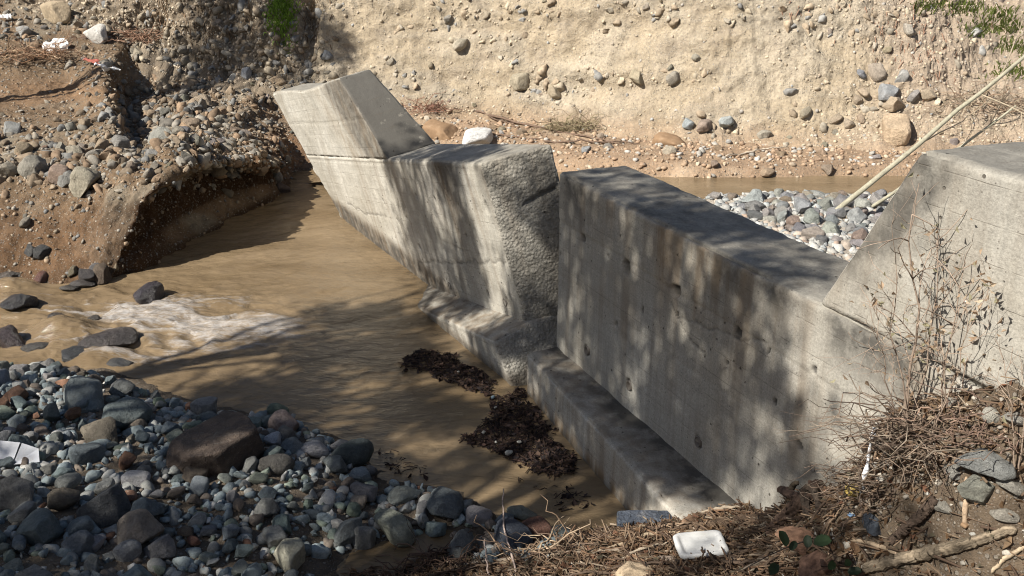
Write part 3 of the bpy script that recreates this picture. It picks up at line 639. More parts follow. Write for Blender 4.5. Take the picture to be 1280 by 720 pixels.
# --- far, broken and tilted section
dam1 = frame_empty('broken_weir_section', *FR1)
tag(dam1, 'broken concrete weir section tilting down into the brown water beyond the gap', 'weir')
H1, T1 = 2.085, .825
pits1 = []
for x, y, ru, rw, dep in ((541, 252, .04, .08, .05), (572, 262, .04, .10, .05), (607, 260, .05, .10, .06), (568, 290, .05, .05, .05), (508, 305, .05, .05, .04), (535, 345, .05, .05, .04), (484, 274, .05, .05, .04), (515, 245, .05, .05, .04),
                          (600, 365, .05, .06, .04), (561, 355, .04, .06, .04), (470, 250, .05, .05, .03), (497, 270, .04, .04, .03), (578, 293, .03, .04, .03)):
    u, w = on_face(x, y, FR1); pits1.append((u, w, ru, rw, -dep))
weeps1 = [on_face(x, y, FR1) for x, y in ((631, 378), (562, 357))]
pits1.append((*weeps1[0], .07, .09, -.12))
cracks1 = [[on_face(x, y, FR1) for x, y in pl] for pl in ([(420, 250), (440, 263), (470, 268)], [(545, 298), (560, 305), (572, 310)], [(500, 321), (565, 325), (630, 327)])]
def disp1(Q, Nn):
    u, v, w = Q.T; front = sstep(.7, .95, -Nn[:, 1]); end = sstep(.45, .9, Nn[:, 0])
    d, m = pit_field(u, w, pits1); dc, mc = crack(u, w, cracks1, .015, .012, 151)
    g = -0.012 * np.exp(-((w - H1 + .10) / .015) ** 2) * sstep(-3.5, -3.9, u)
    nE = np.stack([Q[:, 0], Q[:, 1], Q[:, 2]], 1)
    rough = 0.05 * fbm(nE, 1.1, 2, 153) + 0.022 * fbm(nE, 5, 3, 155, .6) + 0.022 * fbm(nE, 15, 3, 157, .7) - 0.06 * np.exp(-((w - 1.35 - .25 * v) / .03) ** 2) * sstep(.2, .5, v)
    near = sstep(-.35, 0.0, u) * (1 - end)
    left = sstep(.45, .9, -Nn[:, 0]) * (0.12 * fbm(Q, 2, 4, 158) + .04 * fbm(Q, 8, 3, 159))
    return front * (d + g + dc) + end * rough + near * 0.012 * fbm(Q, 5, 4, 160) + left, front * np.clip(m * 1.2 + mc * .7, 0, 1.3)
def dirt1(Q, Nn):
    u, v, w = Q.T; top = sstep(.4, .9, Nn[:, 2]); front = sstep(.6, .95, -Nn[:, 1]); end = sstep(.5, .95, Nn[:, 0])
    P = Q @ np.stack([U1, V1, W1]) + O1; wl = sstep(0.30, 0.02, P[:, 2])
    s = streak(u, 161) * sstep(-4.4, -3.0, u)
    di = top * (0.35 + 0.5 * fbm(Q, 1.5, 3, 163)) + front * (s * sstep(.9, 2.1, w) * 0.75) + front * wl * .9 + end * (.25 + 0.5 * fbm(Q, 3, 4, 164))
    br = front * (sstep(-4.2, -3.2, u) * sstep(.5, 2, w) * streak(u + 4, 165) * .9 + wl * .9)
    return di, br
END1 = lambda v, w: 0.39 * np.clip(v / T1, 0, 1) * 1.0
def warp_1(Q):
    Q = Q.copy(); u, v, w = Q.T.copy(); L0 = -9.09 - (w - H1) * 1.0
    k = (u + 9.1) / 9.1; kk = np.clip(k, -.05, 1.1)
    Q[:, 0] = L0 * (1 - kk) + kk * END1(v, w) + 0.0; return Q
concrete_part('wall', dam1, 9.1, T1, H1 + .45, (-9.1, 0, -.45), .026, .045, warp_1, disp1, dirt1)
def warp_w1(Q):
    Q = Q.copy(); u, v, w = Q.T.copy(); t = np.clip((w - H1) / 1.295, -.06, 1.08)
    a = -9.09 - 1.32 * t; b = -3.67 - 1.287 * t + 0.06 * v; k = (u + 9.1) / 5.43; Q[:, 0] = a + (b - a) * k
    # the wing thins towards its top
    Q[:, 1] = v * (1 - .34 * np.clip(t, 0, 1)) + .0; Q[:, 2] = w + .04 * np.clip(t, 0, 1) * np.sin(u * 1.3); return Q
def dispw1(Q, Nn):
    u, v, w = Q.T; left = sstep(.45, .9, -Nn[:, 0])
    g = -0.012 * np.exp(-((w - 2.72) / .012) ** 2) * sstep(.6, .9, -Nn[:, 1])
    return 0.004 * fbm(Q, 8, 3, 171) + left * (.10 * fbm(Q, 2.2, 4, 172)) + g
def dirt_shade_w1(Q, Nn):
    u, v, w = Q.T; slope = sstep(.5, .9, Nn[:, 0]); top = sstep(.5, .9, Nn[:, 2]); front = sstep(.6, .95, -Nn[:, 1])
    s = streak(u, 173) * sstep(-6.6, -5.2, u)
    return slope * np.clip(1.75 + 2.0 * fbm(Q, 1.8, 4, 178, .6), .9, 2.5) + top * .6 + front * s * .75, front * sstep(-6.2, -5.0, u) * streak(u + 3, 175) * .6  # stains, plus dappled tree shade painted as extra dark on the slope face
concrete_part('wing', dam1, 5.43, T1 - .006, 1.33, (-9.1, .005, H1 - .035), .03, .03, warp_w1, dispw1, dirt_shade_w1)
def dispf1(Q, Nn):
    u, v, w = Q.T; end = sstep(.5, .95, Nn[:, 0])
    return 0.006 * fbm(Q, 2.0, 3, 181) + .006 * fbm(Q, 9, 4, 183) + end * (.03 * fbm(Q, 2.5, 3, 185) + .025 * fbm(Q, 10, 4, 187))
def dirtf1(Q, Nn):
    u, v, w = Q.T; top = sstep(.4, .9, Nn[:, 2]); P = Q @ np.stack([U1, V1, W1]) + O1; wl = sstep(.25, .02, P[:, 2]); n = fbm(Q, 1.8, 4, 189)
    return top * (.35 + .6 * n) + wl * .8, top * .5 + wl * .7
def warp_f1(Q):
    Q = Q.copy(); u, v, w = Q.T.copy(); k = np.clip((u + 6) / 6.0, 0, 1); Q[:, 2] = w - .05 * np.clip(-v / .5, 0, 1); Q[:, 0] = u + (0.15 * v - .32 * w) * k; return Q
concrete_part('footing', dam1, 6.35, 1.0, 1.0, (-6.2, -.50, -1.002), .024, .035, warp_f1, dispf1, dirtf1)
for u, w in weeps1: weep(dam1, u, w, .05, ln=.11)

# ================================================================== TREES OVERHEAD (left of and behind the frame; they throw the dappled shade)
def leaf_batch(acc, P, size, col, r, up=0.3, asp=0.5, fold=0.25):
    n = len(P); size = np.broadcast_to(size, (n,))[:, None]
    A = r.normal(size=(n, 3)); A /= np.linalg.norm(A, axis=1)[:, None]; Nn = r.normal(size=(n, 3)); Nn[:, 2] += up; Nn -= A * (Nn * A).sum(1)[:, None]; Nn /= np.linalg.norm(Nn, axis=1)[:, None] + 1e-9
    B = np.cross(Nn, A)
    V = np.stack([P - A * size * .5, P + B * size * asp * .5 + Nn * size * fold * .4, P + A * size * .5, P - B * size * asp * .5 + Nn * size * fold * .4], 1).reshape(-1, 3)
    i = np.arange(n)[:, None] * 4; acc.add(V, np.concatenate([i + [0, 1, 2], i + [0, 2, 3]]), np.repeat(np.broadcast_to(col, (n, 3)), 4, axis=0))
def shade_tree(x, y, h, rad, nclump, seed, label, lean=(0, 0), leafn=45, leafs=0.13):
    r = np.random.default_rng(seed); z0 = float(bedz(x, y)[0]) - 0.15
    t = empty('riverside_tree', (x, y, z0)); tag(t, label, 'tree', 'trees throwing shade over the pool')
    a = Acc(); top = np.array([lean[0], lean[1], h]); trunk = bend((0, 0, 0), top * .8, 9, .35, seed); add_tube(a, trunk, np.linspace(.2, .05, 9), 9, (.14, .11, .08))
    L = Acc(); limbs = Acc(); cl = []
    for k in range(nclump):
        d = r.normal(size=3); d /= np.linalg.norm(d); rr = rad * r.uniform(.25, 1) ** .6; c_ = np.array([lean[0], lean[1], h]) + d * np.array([rr, rr, rr * .6]); cl.append(c_)
    cl = np.array(cl)
    for k, c_ in enumerate(cl):
        i = r.integers(4, 9)
        if k % 2 == 0: add_tube(limbs, bend(trunk[i], c_, 6, .25, seed * 100 + k), np.linspace(.055, .012, 6), 5, (.15, .12, .09))
        n = int(leafn * r.uniform(.4, 1.5)); P = c_ + r.normal(size=(n, 3)) * np.array([.27, .27, .18]) * r.uniform(.6, 1.4)
        leaf_batch(L, P, r.uniform(.7, 1.3, n) * leafs, np.array([.07, .10, .03]) * r.uniform(.6, 1.4, (n, 1)), r)
    obj('trunk', a.mesh('trunk'), M_BARK, t); obj('limbs', limbs.mesh('limbs'), M_BARK, t); obj('crown', L.mesh('crown', False), M_LEAF, t)
    return t
def crown_for(gx, gy, gz, t):      # where a crown must hang so that its shade falls on (gx, gy, gz)
    return np.array([gx, gy, gz]) + SUN * t
for gx, gy, gz, t, rad, ncl, lf, seed, lab in (
        (-3.6, 8.2, .4, 14.5, 3.4, 70, 160, 301, 'tall leafy tree on the near left bank shading the gravel bar'),
        (1.3, 9.4, 2.0, 15.0, 2.6, 70, 200, 302, 'tall leafy tree on the near left bank shading the standing dam section'),
        (-1.3, 11.8, .4, 14.0, 2.6, 40, 230, 303, 'tall leafy tree on the near left bank shading the pool'),
        (-0.9, 14.0, 1.6, 14.5, 1.8, 30, 170, 305, 'narrow leafy tree on the near left bank shading the broken dam section'),
        (-6.6, 25.8, 3.3, 12.0, 2.2, 46, 150, 306, 'leafy tree on the upper left slope shading the rooty bank'),
        (1.7, 5.6, 1.0, 15.5, 2.2, 24, 110, 304, 'thin leafy tree on the near left bank shading the drift litter')):
    c_ = crown_for(gx, gy, gz, t); bx_, by_ = c_[0] - .8, c_[1] - .6
    shade_tree(bx_, by_, c_[2] - float(bedz(bx_, by_)[0]), rad, ncl, seed, lab, (.8, .6), lf, .15)

# ================================================================== STONES
def ico(sub):
    bm = bmesh.new(); bmesh.ops.create_icosphere(bm, subdivisions=sub, radius=1.0)
    V = np.array([v.co[:] for v in bm.verts]); F = np.array([[v.index for v in f.verts] for f in bm.faces]); bm.free(); return V, F
ICO1, ICO2, ICO3 = ico(1), ico(2), ico(4)
def stone_shape(seed, angular, base):
    r = np.random.default_rng(seed); V, F = base; V = V.copy()
    V = V * np.array([1.0, r.uniform(.68, .92), r.uniform(.5, .75)])
    for k in range(int(7 + angular * 10)):
        n = r.normal(size=3); n /= np.linalg.norm(n); cut = r.uniform(.55, .85) * np.abs(V @ n).max() * (1.12 - .22 * angular); dd = V @ n - cut
        V = V - n * (np.maximum(dd, 0) * (.75 + .2 * angular))[:, None]
    nn = V / (np.linalg.norm(V, axis=1)[:, None]); V = V + nn * (0.10 * fbm(V + seed * 3.1, 1.2, 3, seed) + .035 * fbm(V + seed, 4.5, 4, seed + 1, .6))[:, None]
    V = V / np.abs(V[:, 0]).max(); return V, F
STONE = [new_mesh('stone_shape', *(lambda s: (s[0], [s[1]]))(stone_shape(400 + i, .25 + (i % 4) / 3.4, ICO3))) for i in range(20)]
def block_shape(seed):
    r = np.random.default_rng(seed); V, F = ICO3; V = np.sign(V) * np.abs(V) ** .5 * np.array([1.0, r.uniform(.6, .85), r.uniform(.5, .7)])
    V[:, 0] += .25 * V[:, 2] * r.uniform(-1, 1); V[:, 1] += .25 * V[:, 0] * r.uniform(-1, 1) * .6
    for k in range(3):
        n = r.normal(size=3); n /= np.linalg.norm(n); dd = V @ n - .72 * np.abs(V @ n).max(); V = V - n * (np.maximum(dd, 0) * .9)[:, None]
    nn = V / (np.linalg.norm(V, axis=1)[:, None]); V = V + nn * (.09 * fbm(V + seed * 3.1, 1.2, 3, seed) + .035 * fbm(V + seed, 5, 3, seed + 1))[:, None]
    return V / np.abs(V[:, 0]).max(), F
STONE += [new_mesh('stone_shape', *(lambda s_: (s_[0], [s_[1]]))(block_shape(470 + i))) for i in range(6)]
for me in STONE: me.materials.append(M_ROCK)
WETST = [m.copy() for m in STONE[:6]]
for me in WETST: me.materials.clear(); me.materials.append(M_WET)
SMALL = [stone_shape(500 + i, .3 + (i % 3) / 2.5, ICO2) for i in range(12)]
TINY = [stone_shape(550 + i, (i % 3) / 2.0, ICO1) for i in range(10)]
JAG = [stone_shape(570 + i, 1.5, ICO2) for i in range(10)]
def zrot(n):
    """quaternion that stands z on the normal n, then a random spin"""
    return Vector(n).to_track_quat('Z', 'Y')
def stone(name, P, size, col, n=(0, 0, 1), shape=None, parent=None, spin=None, sc=(1, 1, 1), wet=False, tilt=.25, sink=.25):
    me = (WETST if wet else STONE); me = me[(shape if shape is not None else random.randrange(len(me))) % len(me)]
    o = bpy.data.objects.new(name, me); C.objects.link(o)
    nv = Vector(n); nv = (nv + Vector((random.uniform(-1, 1), random.uniform(-1, 1), random.uniform(-1, 1))) * tilt).normalized()
    q = zrot(nv) @ Euler((0, 0, spin if spin is not None else random.uniform(0, 6.28))).to_quaternion()
    o.rotation_mode = 'QUATERNION'; o.rotation_quaternion = q
    o.scale = (size * sc[0], size * sc[1], size * sc[2]); o.location = Vector(P) + Vector(n) * size * sc[2] * (.6 - 2 * .6 * sink)
    o.color = (*col, 1)
    if parent is not None: o.parent = parent
    return o
dg = bpy.context.evaluated_depsgraph_get()
BV = {k: BVHTree.FromObject(o, dg) for k, o in (('bed', riverbed), ('ter', terrace), ('far', far_bank))}
def drop(x, y, only=None):
    best = None; d = Vector(ray(x, y)).normalized(); o = Vector(_C)
    for k, t in BV.items():
        if only and k != only: continue
        h = t.ray_cast(o, d)
        if h[0] is not None and (best is None or h[3] < best[2]):
            nn = h[1] if h[1].dot(d) < 0 else -h[1]; best = (np.array(h[0]), np.array(nn), h[3], k)
    return best
def mpp(dist): return dist / FPX * 1.02

BLUE, GREY, BRN, PALE, RUST, DARK, GREEN = (.215, .255, .265), (.265, .268, .255), (.19, .155, .125), (.46, .45, .42), (.20, .105, .065), (.075, .08, .085), (.20, .235, .19)
def vary(c, k=.18):
    f = random.uniform(1 - k, 1 + k); return tuple(max(.01, x * f * random.uniform(.95, 1.05)) for x in c)
def where(qx, qy, refs, rank=0):
    a = np.array([(r_[0], r_[1]) for r_ in refs], float); dx = qx - a[:, 0]; dy = (qy - a[:, 1]) * 1.5; i = int(np.argsort(np.hypot(dx, dy))[rank]); dx, dy = dx[i], dy[i]; dist = math.hypot(dx, dy)
    ang = math.degrees(math.atan2(dy, dx)) % 360; names = ['right of', 'before and right of', 'in front of', 'before and left of', 'left of', 'behind and left of', 'behind', 'behind and right of']
    return ('just ' if dist < 42 else 'well ' if dist > 95 else '') + names[int((ang + 22.5) // 45) % 8] + ' ' + refs[i][2]
USED = set()
def call(prefix, qx, qy, refs):          # a label no other stone or stick carries yet
    for rank in range(4):
        t = f'{prefix} {where(qx, qy, refs, rank)}'
        if t not in USED: break
    USED.add(t); return t
def size_word(s, a, b): return 'small' if s < a else 'medium' if s < b else 'large'
BARREF = [(275, 555, 'the large brown boulder'), (172, 598, 'the lilac-grey blocky stone'), (357, 527, 'the pinkish round cobble'), (440, 562, 'the dark stone at the bar tip'), (555, 626, 'the long blue-black stone'), (362, 690, 'the cream speckled stone'),
          (112, 488, 'the big blue-grey stone'), (132, 540, 'the flat brownish stone'), (20, 614, 'the large stone below the carton'), (135, 632, 'the dark slate stone'), (175, 662, 'the tan wedge stone'), (100, 680, 'the round bluish cobble'), (495, 656, 'the oblong greenish stone'),
          (393, 562, 'the white quartz stone'), (25, 565, 'the white carton'), (640, 672, 'the navy blocky stone'), (500, 618, 'the pale stone on the spit'), (250, 700, 'the bottom middle of the bar'), (20, 700, 'the lower left corner'), (260, 640, 'the open middle of the bar'), (20, 500, 'the left end of the waterline'), (70, 600, 'the gravel under the carton')]
taken = []     # (x, y, r) on the near bar
# --- stones one can name
NB = [  # px, py, width px, aspect h/w, colour, name, label, shape, wet
 (275, 560, 112, .62, (.12, .088, .068), 'boulder', 'large dark brown boulder with a pale worn corner on the near gravel bar', 20, 0),
 (172, 600, 30, .85, (.50, .49, .50), 'cobble', 'pale lilac-grey blocky stone left of the large brown boulder', 21, 0),
 (357, 530, 38, .85, (.36, .28, .25), 'cobble', 'pinkish round cobble at the water edge right of the large brown boulder', 0, 0),
 (440, 566, 56, .7, (.09, .11, .11), 'cobble', 'smooth dark blue-green stone at the tip of the gravel bar', 4, 0),
 (555, 628, 62, .5, (.13, .15, .16), 'cobble', 'long blue-black stone lying half in the water beyond the gravel bar', 8, 0),
 (362, 692, 56, .8, (.50, .48, .38), 'cobble', 'pale cream speckled stone at the bottom edge beside the little puddle', 3, 0),
 (112, 492, 64, .75, (.24, .27, .27), 'boulder', 'big blue-grey stone with a lit top at the back of the gravel bar', 2, 0),
 (160, 520, 64, .7, (.16, .19, .19), 'boulder', 'dark teal-grey stone touching the big blue-grey stone on the gravel bar', 5, 0),
 (132, 542, 70, .55, (.17, .145, .11), 'boulder', 'flat brownish stone in front of the dark teal-grey stone', 6, 0),
 (20, 618, 52, 1.0, (.19, .185, .175), 'boulder', 'large grey stone at the left edge below the folded white carton', 9, 0),
 (135, 636, 60, .7, (.11, .115, .12), 'cobble', 'dark slate stone in the middle of the gravel bar with a faint fold', 10, 0),
 (175, 664, 60, .62, (.33, .28, .23), 'cobble', 'tan and grey wedge stone in front of the dark slate stone', 14, 0),
 (100, 682, 34, .9, (.21, .235, .26), 'cobble', 'smooth round bluish cobble left of the tan and grey wedge stone', 0, 0),
 (160, 690, 32, .75, (.36, .36, .36), 'cobble', 'rounded light grey cobble just below the tan and grey wedge stone', 12, 0),
 (495, 658, 66, .52, (.30, .31, .25), 'cobble', 'oblong greenish-grey stone with a pale right end beside the little puddle', 16, 0),
 (438, 664, 46, .8, (.20, .22, .22), 'cobble', 'rough grey-blue stone just left of the oblong greenish-grey stone', 13, 0),
 (455, 672, 32, 1.0, (.23, .235, .23), 'cobble', 'small upright grey stone wedged before the oblong greenish-grey stone', 1, 0),
 (393, 562, 50, .45, (.52, .50, .50), 'cobble', 'whitish veined quartz stone between the boulder and the bar tip', 15, 0),
 (342, 552, 20, .9, (.72, .73, .75), 'cobble', 'small bright white angular stone right of the large brown boulder', 7, 0),
 (345, 580, 44, .7, (.15, .14, .125), 'cobble', 'dull brown-grey cobble below the small bright white stone', 4, 0),
 (420, 580, 44, .55, (.17, .19, .19), 'cobble', 'flat grey-blue stone leaning on the smooth dark stone at the bar tip', 18, 0),
 (450, 628, 34, .6, (.40, .33, .26), 'cobble', 'tan flat stone on the spit of stones between pool and puddle', 6, 0),
 (500, 618, 50, .6, (.36, .38, .34), 'cobble', 'pale greenish stone at the head of the spit beside the pool', 11, 0),
 (575, 680, 54, .8, (.16, .17, .17), 'boulder', 'rough dark stone with pitted face at the near end of the puddle', 13, 0),
 (640, 672, 52, .75, (.075, .09, .12), 'boulder', 'dark navy blocky stone on the shore in front of the pool', 22, 0),
 (672, 665, 40, .8, (.17, .085, .06), 'cobble', 'rusty brown layered stone beside the dark navy blocky stone', 24, 0),
 (650, 645, 40, .55, (.20, .22, .20), 'cobble', 'green-grey stone awash at the shore behind the navy stone', 2, 1),
 (1240, 575, 72, .5, (.27, .275, .265), 'boulder', 'broad pale grey boulder half buried in the right bank', 5, 0),
 (1226, 606, 44, .75, (.29, .29, .245), 'cobble', 'pale greenish round stone below the broad grey boulder on the right bank', 3, 0),
 (1240, 516, 22, .9, (.46, .44, .38), 'cobble', 'small pale stone on the right bank above the broad grey boulder', 12, 0),
 (1215, 450, 26, .5, (.42, .39, .33), 'cobble', 'flat pale stone under the orange root at the right edge', 6, 0),
 (1265, 470, 32, .45, (.40, .38, .33), 'cobble', 'flat grey stone at the right edge beside the orange root', 18, 0),
 (1262, 600, 36, .6, (.33, .31, .27), 'cobble', 'pale grey cobble at the right edge beside the greenish round stone', 2, 0),
 (1255, 640, 30, .55, (.36, .33, .28), 'cobble', 'cream cobble at the right edge above the pale log', 9, 0),
 (1190, 585, 26, .6, (.30, .29, .26), 'cobble', 'grey cobble at the edge of the brush left of the broad grey boulder', 14, 0),
 (1180, 632, 24, .6, (.32, .30, .26), 'cobble', 'grey cobble half buried left of the short brown stick', 17, 0),
 (1272, 520, 34, .5, (.37, .35, .31), 'cobble', 'flat pale stone at the right edge above the broad grey boulder', 6, 0),
 (1190, 500, 22, .6, (.40, .37, .32), 'cobble', 'pale stone on the slope between shrub and right edge', 3, 0),
 (1090, 650, 44, .5, (.10, .12, .15), 'cobble', 'dark blue-grey stone buried in litter below the yellow foam', 9, 0),
 (187, 376, 46, .6, (.05, .042, .052), 'boulder', 'dark wet rock standing alone in the rapids below the terrace', 1, 1),
 (22, 387, 44, .65, (.035, .035, .04), 'boulder', 'black wet rock at the left edge of the rapids', 2, 1),
 (12, 432, 46, .6, (.055, .038, .04), 'boulder', 'reddish black wet rock at the left edge above the gravel bar', 3, 1),
 (138, 434, 68, .42, (.06, .05, .048), 'boulder', 'broad dark wet rock between the rapids and the gravel bar', 4, 1),
 (95, 448, 46, .4, (.05, .052, .055), 'boulder', 'low dark wet rock just left of the broad dark wet rock', 5, 1),
 (150, 458, 30, .4, (.06, .06, .06), 'cobble', 'small wet rock awash at the upper end of the gravel bar', 0, 1),
 (52, 353, 26, .6, (.16, .075, .06), 'cobble', 'small red-brown wet stone at the foot of the terrace', 1, 1),
 (105, 358, 30, .4, (.07, .06, .055), 'cobble', 'dark wet stone where the terrace toe meets the rapids', 4, 1),
 (8, 352, 30, .5, (.10, .08, .065), 'boulder', 'brown wet rock at the left edge under the terrace', 3, 1),
 (70, 398, 24, .4, (.07, .06, .055), 'cobble', 'small dark wet rock just upstream of the brown water hump', 5, 1),
 (48, 440, 34, .45, (.06, .055, .05), 'boulder', 'dark wet rock between the reddish black rock and the low dark rock', 1, 1),
 (118, 400, 20, .4, (.08, .07, .06), 'cobble', 'small wet rock awash in the middle of the rapids', 2, 1),
 (85, 362, 22, .4, (.08, .07, .06), 'cobble', 'low wet stone in the white water under the terrace', 2, 1),
]
for (x, y, w, asp, col, nm, lab, sh, wet) in NB:
    if nm is None: continue
    h = drop(x, y + w * asp * .25, 'bed')
    if h is None: continue
    P, n, dist, k = h; P = P.copy()
    if wet and P[2] < 0: P = at(x, y, -0.01); dist = float(np.linalg.norm(P - _C))
    s = w * .5 * mpp(dist) * 1.03; el = PITCH + math.atan((y - 360) / FPX)
    # visible height of a lying stone: h cos(el) + depth sin(el)
    sy = .85; szn = max(.28, min(1.1, (asp - .30) * 1.0 + .30)) / .68
    o = stone(nm, P, s, col, (0, 0, 1), sh, spin=random.uniform(-.35, .35), sc=(1, .8 if asp < .6 else .95, szn), wet=bool(wet), tilt=.12, sink=.42 if x > 1000 else .22)
    tag(o, lab, 'stone' if nm != 'boulder' else 'boulder'); taken.append((P[0], P[1], s * .8))

# --- the rest of the near gravel bar: big first, then smaller into the gaps
BAR = [(-260, 470), (0, 458), (70, 462), (130, 470), (205, 500), (300, 525), (345, 520), (400, 545), (455, 575), (470, 605), (520, 606), (590, 630), (620, 650), (700, 672), (690, 700), (600, 712), (560, 668), (500, 672), (440, 688), (380, 706), (420, 760), (-260, 760)]
cand = []
bx = rng.uniform(-8.5, 1.2, 26000); by = rng.uniform(5.2, 12.3, 26000); bz = bedz(bx, by); qx, qy = proj(np.stack([bx, by, bz], 1))
ok = inpoly(qx, qy, BAR) & (bz > -0.08)
bx, by, bz, qx, qy = bx[ok], by[ok], bz[ok], qx[ok], qy[ok]
TX = np.array([t[0] for t in taken]); TY = np.array([t[1] for t in taken]); TR = np.array([t[2] for t in taken])
cls = [('blue-grey', BLUE, .40), ('grey', GREY, .27), ('brown', BRN, .11), ('pale', PALE, .09), ('rust-red', RUST, .03), ('green-grey', GREEN, .10)]
placed = 0; ci = 0
sizes = [random.uniform(.14, .19) for _ in range(12)] + [random.uniform(.10, .145) for _ in range(76)] + [random.uniform(.07, .10) for _ in range(110)]
SX, SY, SR = list(TX), list(TY), list(TR)
for s in sizes:
    for tr in range(120):
        ci += 1
        if ci >= len(bx): ci = 0
        X, Y, Z, PX, PY = bx[ci], by[ci], bz[ci], qx[ci], qy[ci]
        if PX < -60 or PX > 720 or PY > 740: continue
        if s > .15 and (PX > 330 or PX < 0): continue
        dd = np.hypot(np.array(SX) - X, np.array(SY) - Y) - (np.array(SR) + s) * .66
        if dd.min() > 0: break
    else: continue
    cn, cc_, _ = random.choices(cls, [c_[2] for c_ in cls])[0]
    o = stone('cobble', (X, Y, Z + random.uniform(-.02, .05)), s, vary(cc_, .28), (0, 0, 1), sc=(1, random.uniform(.8, 1), random.uniform(.75, 1.15)), tilt=.35, sink=.18)
    tag(o, call(f'{size_word(s, .085, .13)} {cn} cobble', PX, PY, BARREF), 'stone', 'loose cobbles of the near gravel bar')
    SX.append(X); SY.append(Y); SR.append(s)
def pebbles(name, P, Nn, size, cols, parent, bank=TINY, sink=.2):
    acc = Acc(); r = np.random.default_rng(len(P))
    for b, (V, F) in enumerate(bank):
        sel = np.arange(len(P)) % len(bank) == b; n = sel.sum()
        if not n: continue
        A = r.normal(size=(n, 3)); Z = Nn[sel] + r.normal(size=(n, 3)) * .3; Z /= np.linalg.norm(Z, axis=1)[:, None]; A -= Z * (A * Z).sum(1)[:, None]; A /= np.linalg.norm(A, axis=1)[:, None]; B = np.cross(Z, A)
        s = size[sel][:, None, None]; W = P[sel][:, None] + s * (V[None, :, :1] * A[:, None] + V[None, :, 1:2] * B[:, None] * .95 + (V[None, :, 2:] + .35 - sink) * Z[:, None])
        acc.add(W.reshape(-1, 3), (F[None] + (np.arange(n) * len(V))[:, None, None]).reshape(-1, 3), np.repeat(cols[sel], len(V), axis=0))
    o = obj(name, acc.mesh(name), M_PEB, parent); o['kind'] = 'stuff'; return o
def palette(n, pal, wts, r, k=.3):
    pal = np.array(pal); i = r.choice(len(pal), n, p=np.array(wts) / sum(wts)); return np.clip(pal[i] * r.uniform(1 - k, 1 + k, (n, 1)), .01, .9)
BARPAL = [BLUE, GREY, BRN, PALE, RUST, GREEN, (.3, .26, .2)]; BW = [.38, .32, .09, .09, .02, .07, .03]
k = (np.min(np.hypot(bx[:5000, None] - np.array(SX)[None], by[:5000, None] - np.array(SY)[None]) - np.array(SR)[None] * .8, axis=1) > .02); n = min(2300, k.sum())
o = pebbles('small_cobbles', np.stack([bx[:5000][k][:n], by[:5000][k][:n], bz[:5000][k][:n] + .01], 1), np.tile([0, 0, 1.0], (n, 1)), np.exp(rng.uniform(math.log(.036), math.log(.085), n)), palette(n, [BLUE, GREY, BRN, PALE, RUST, GREEN], [.42, .29, .09, .09, .02, .09], rng), None, JAG + SMALL[:4])
tag(o, 'small cobbles packed between the larger stones of the near bar', 'stones', kind='stuff')
n = min(3800, len(bx)); up = np.tile([0, 0, 1.0], (n, 1))
sz = np.exp(rng.uniform(math.log(.014), math.log(.05), n))
o = pebbles('gravel', np.stack([bx[:n], by[:n], bz[:n] + .004], 1), up, sz, palette(n, BARPAL, BW, rng), None)
tag(o, 'small gravel filling the gaps between the stones of the near bar', 'gravel', kind='stuff')

# --- stones set in the far bank and the terrace (pieces of those banks)
def surf_sample(Gd, Nd, n, dens, r):
    a = np.linalg.norm(np.cross(np.gradient(Gd, axis=0), np.gradient(Gd, axis=1)), axis=2).ravel(); P = Gd.reshape(-1, 3); qx, qy = proj(P)
    w = a * dens(qx, qy, P) * (qx > -60) * (qx < 1340) * (qy > -40) * (qy < 420) * (P[:, 1] < 33); w /= w.sum(); i = r.choice(len(P), n, p=w, replace=False); return P[i], Nd.reshape(-1, 3)[i], qx[i], qy[i]
def far_d(x, y, P):
    d = .03 + .35 * FAR_LAY + .9 * blob(x, y, 745, 100, 110, 15) + .6 * blob(x, y, 600, 25, 60, 14) + 1.1 * sstep(420, 370, x) + .9 * blob(x, y, 1110, 130, 80, 45) + .4 * sstep(1000, 1100, x) + .25 * sstep(40, 0, y)
    d += .9 * blob(x, y, 560, 140, 80, 18) + .5 * sstep(130, 160, y)
    return np.clip(d, 0, 1.4) * (1 - .75 * blob(x, y, 920, 70, 80, 60))
FARPAL = [(.44, .365, .265), (.41, .35, .275), (.38, .35, .31), (.31, .31, .30), (.46, .375, .285)]; FW = [.48, .28, .07, .02, .15]
r2 = np.random.default_rng(21)
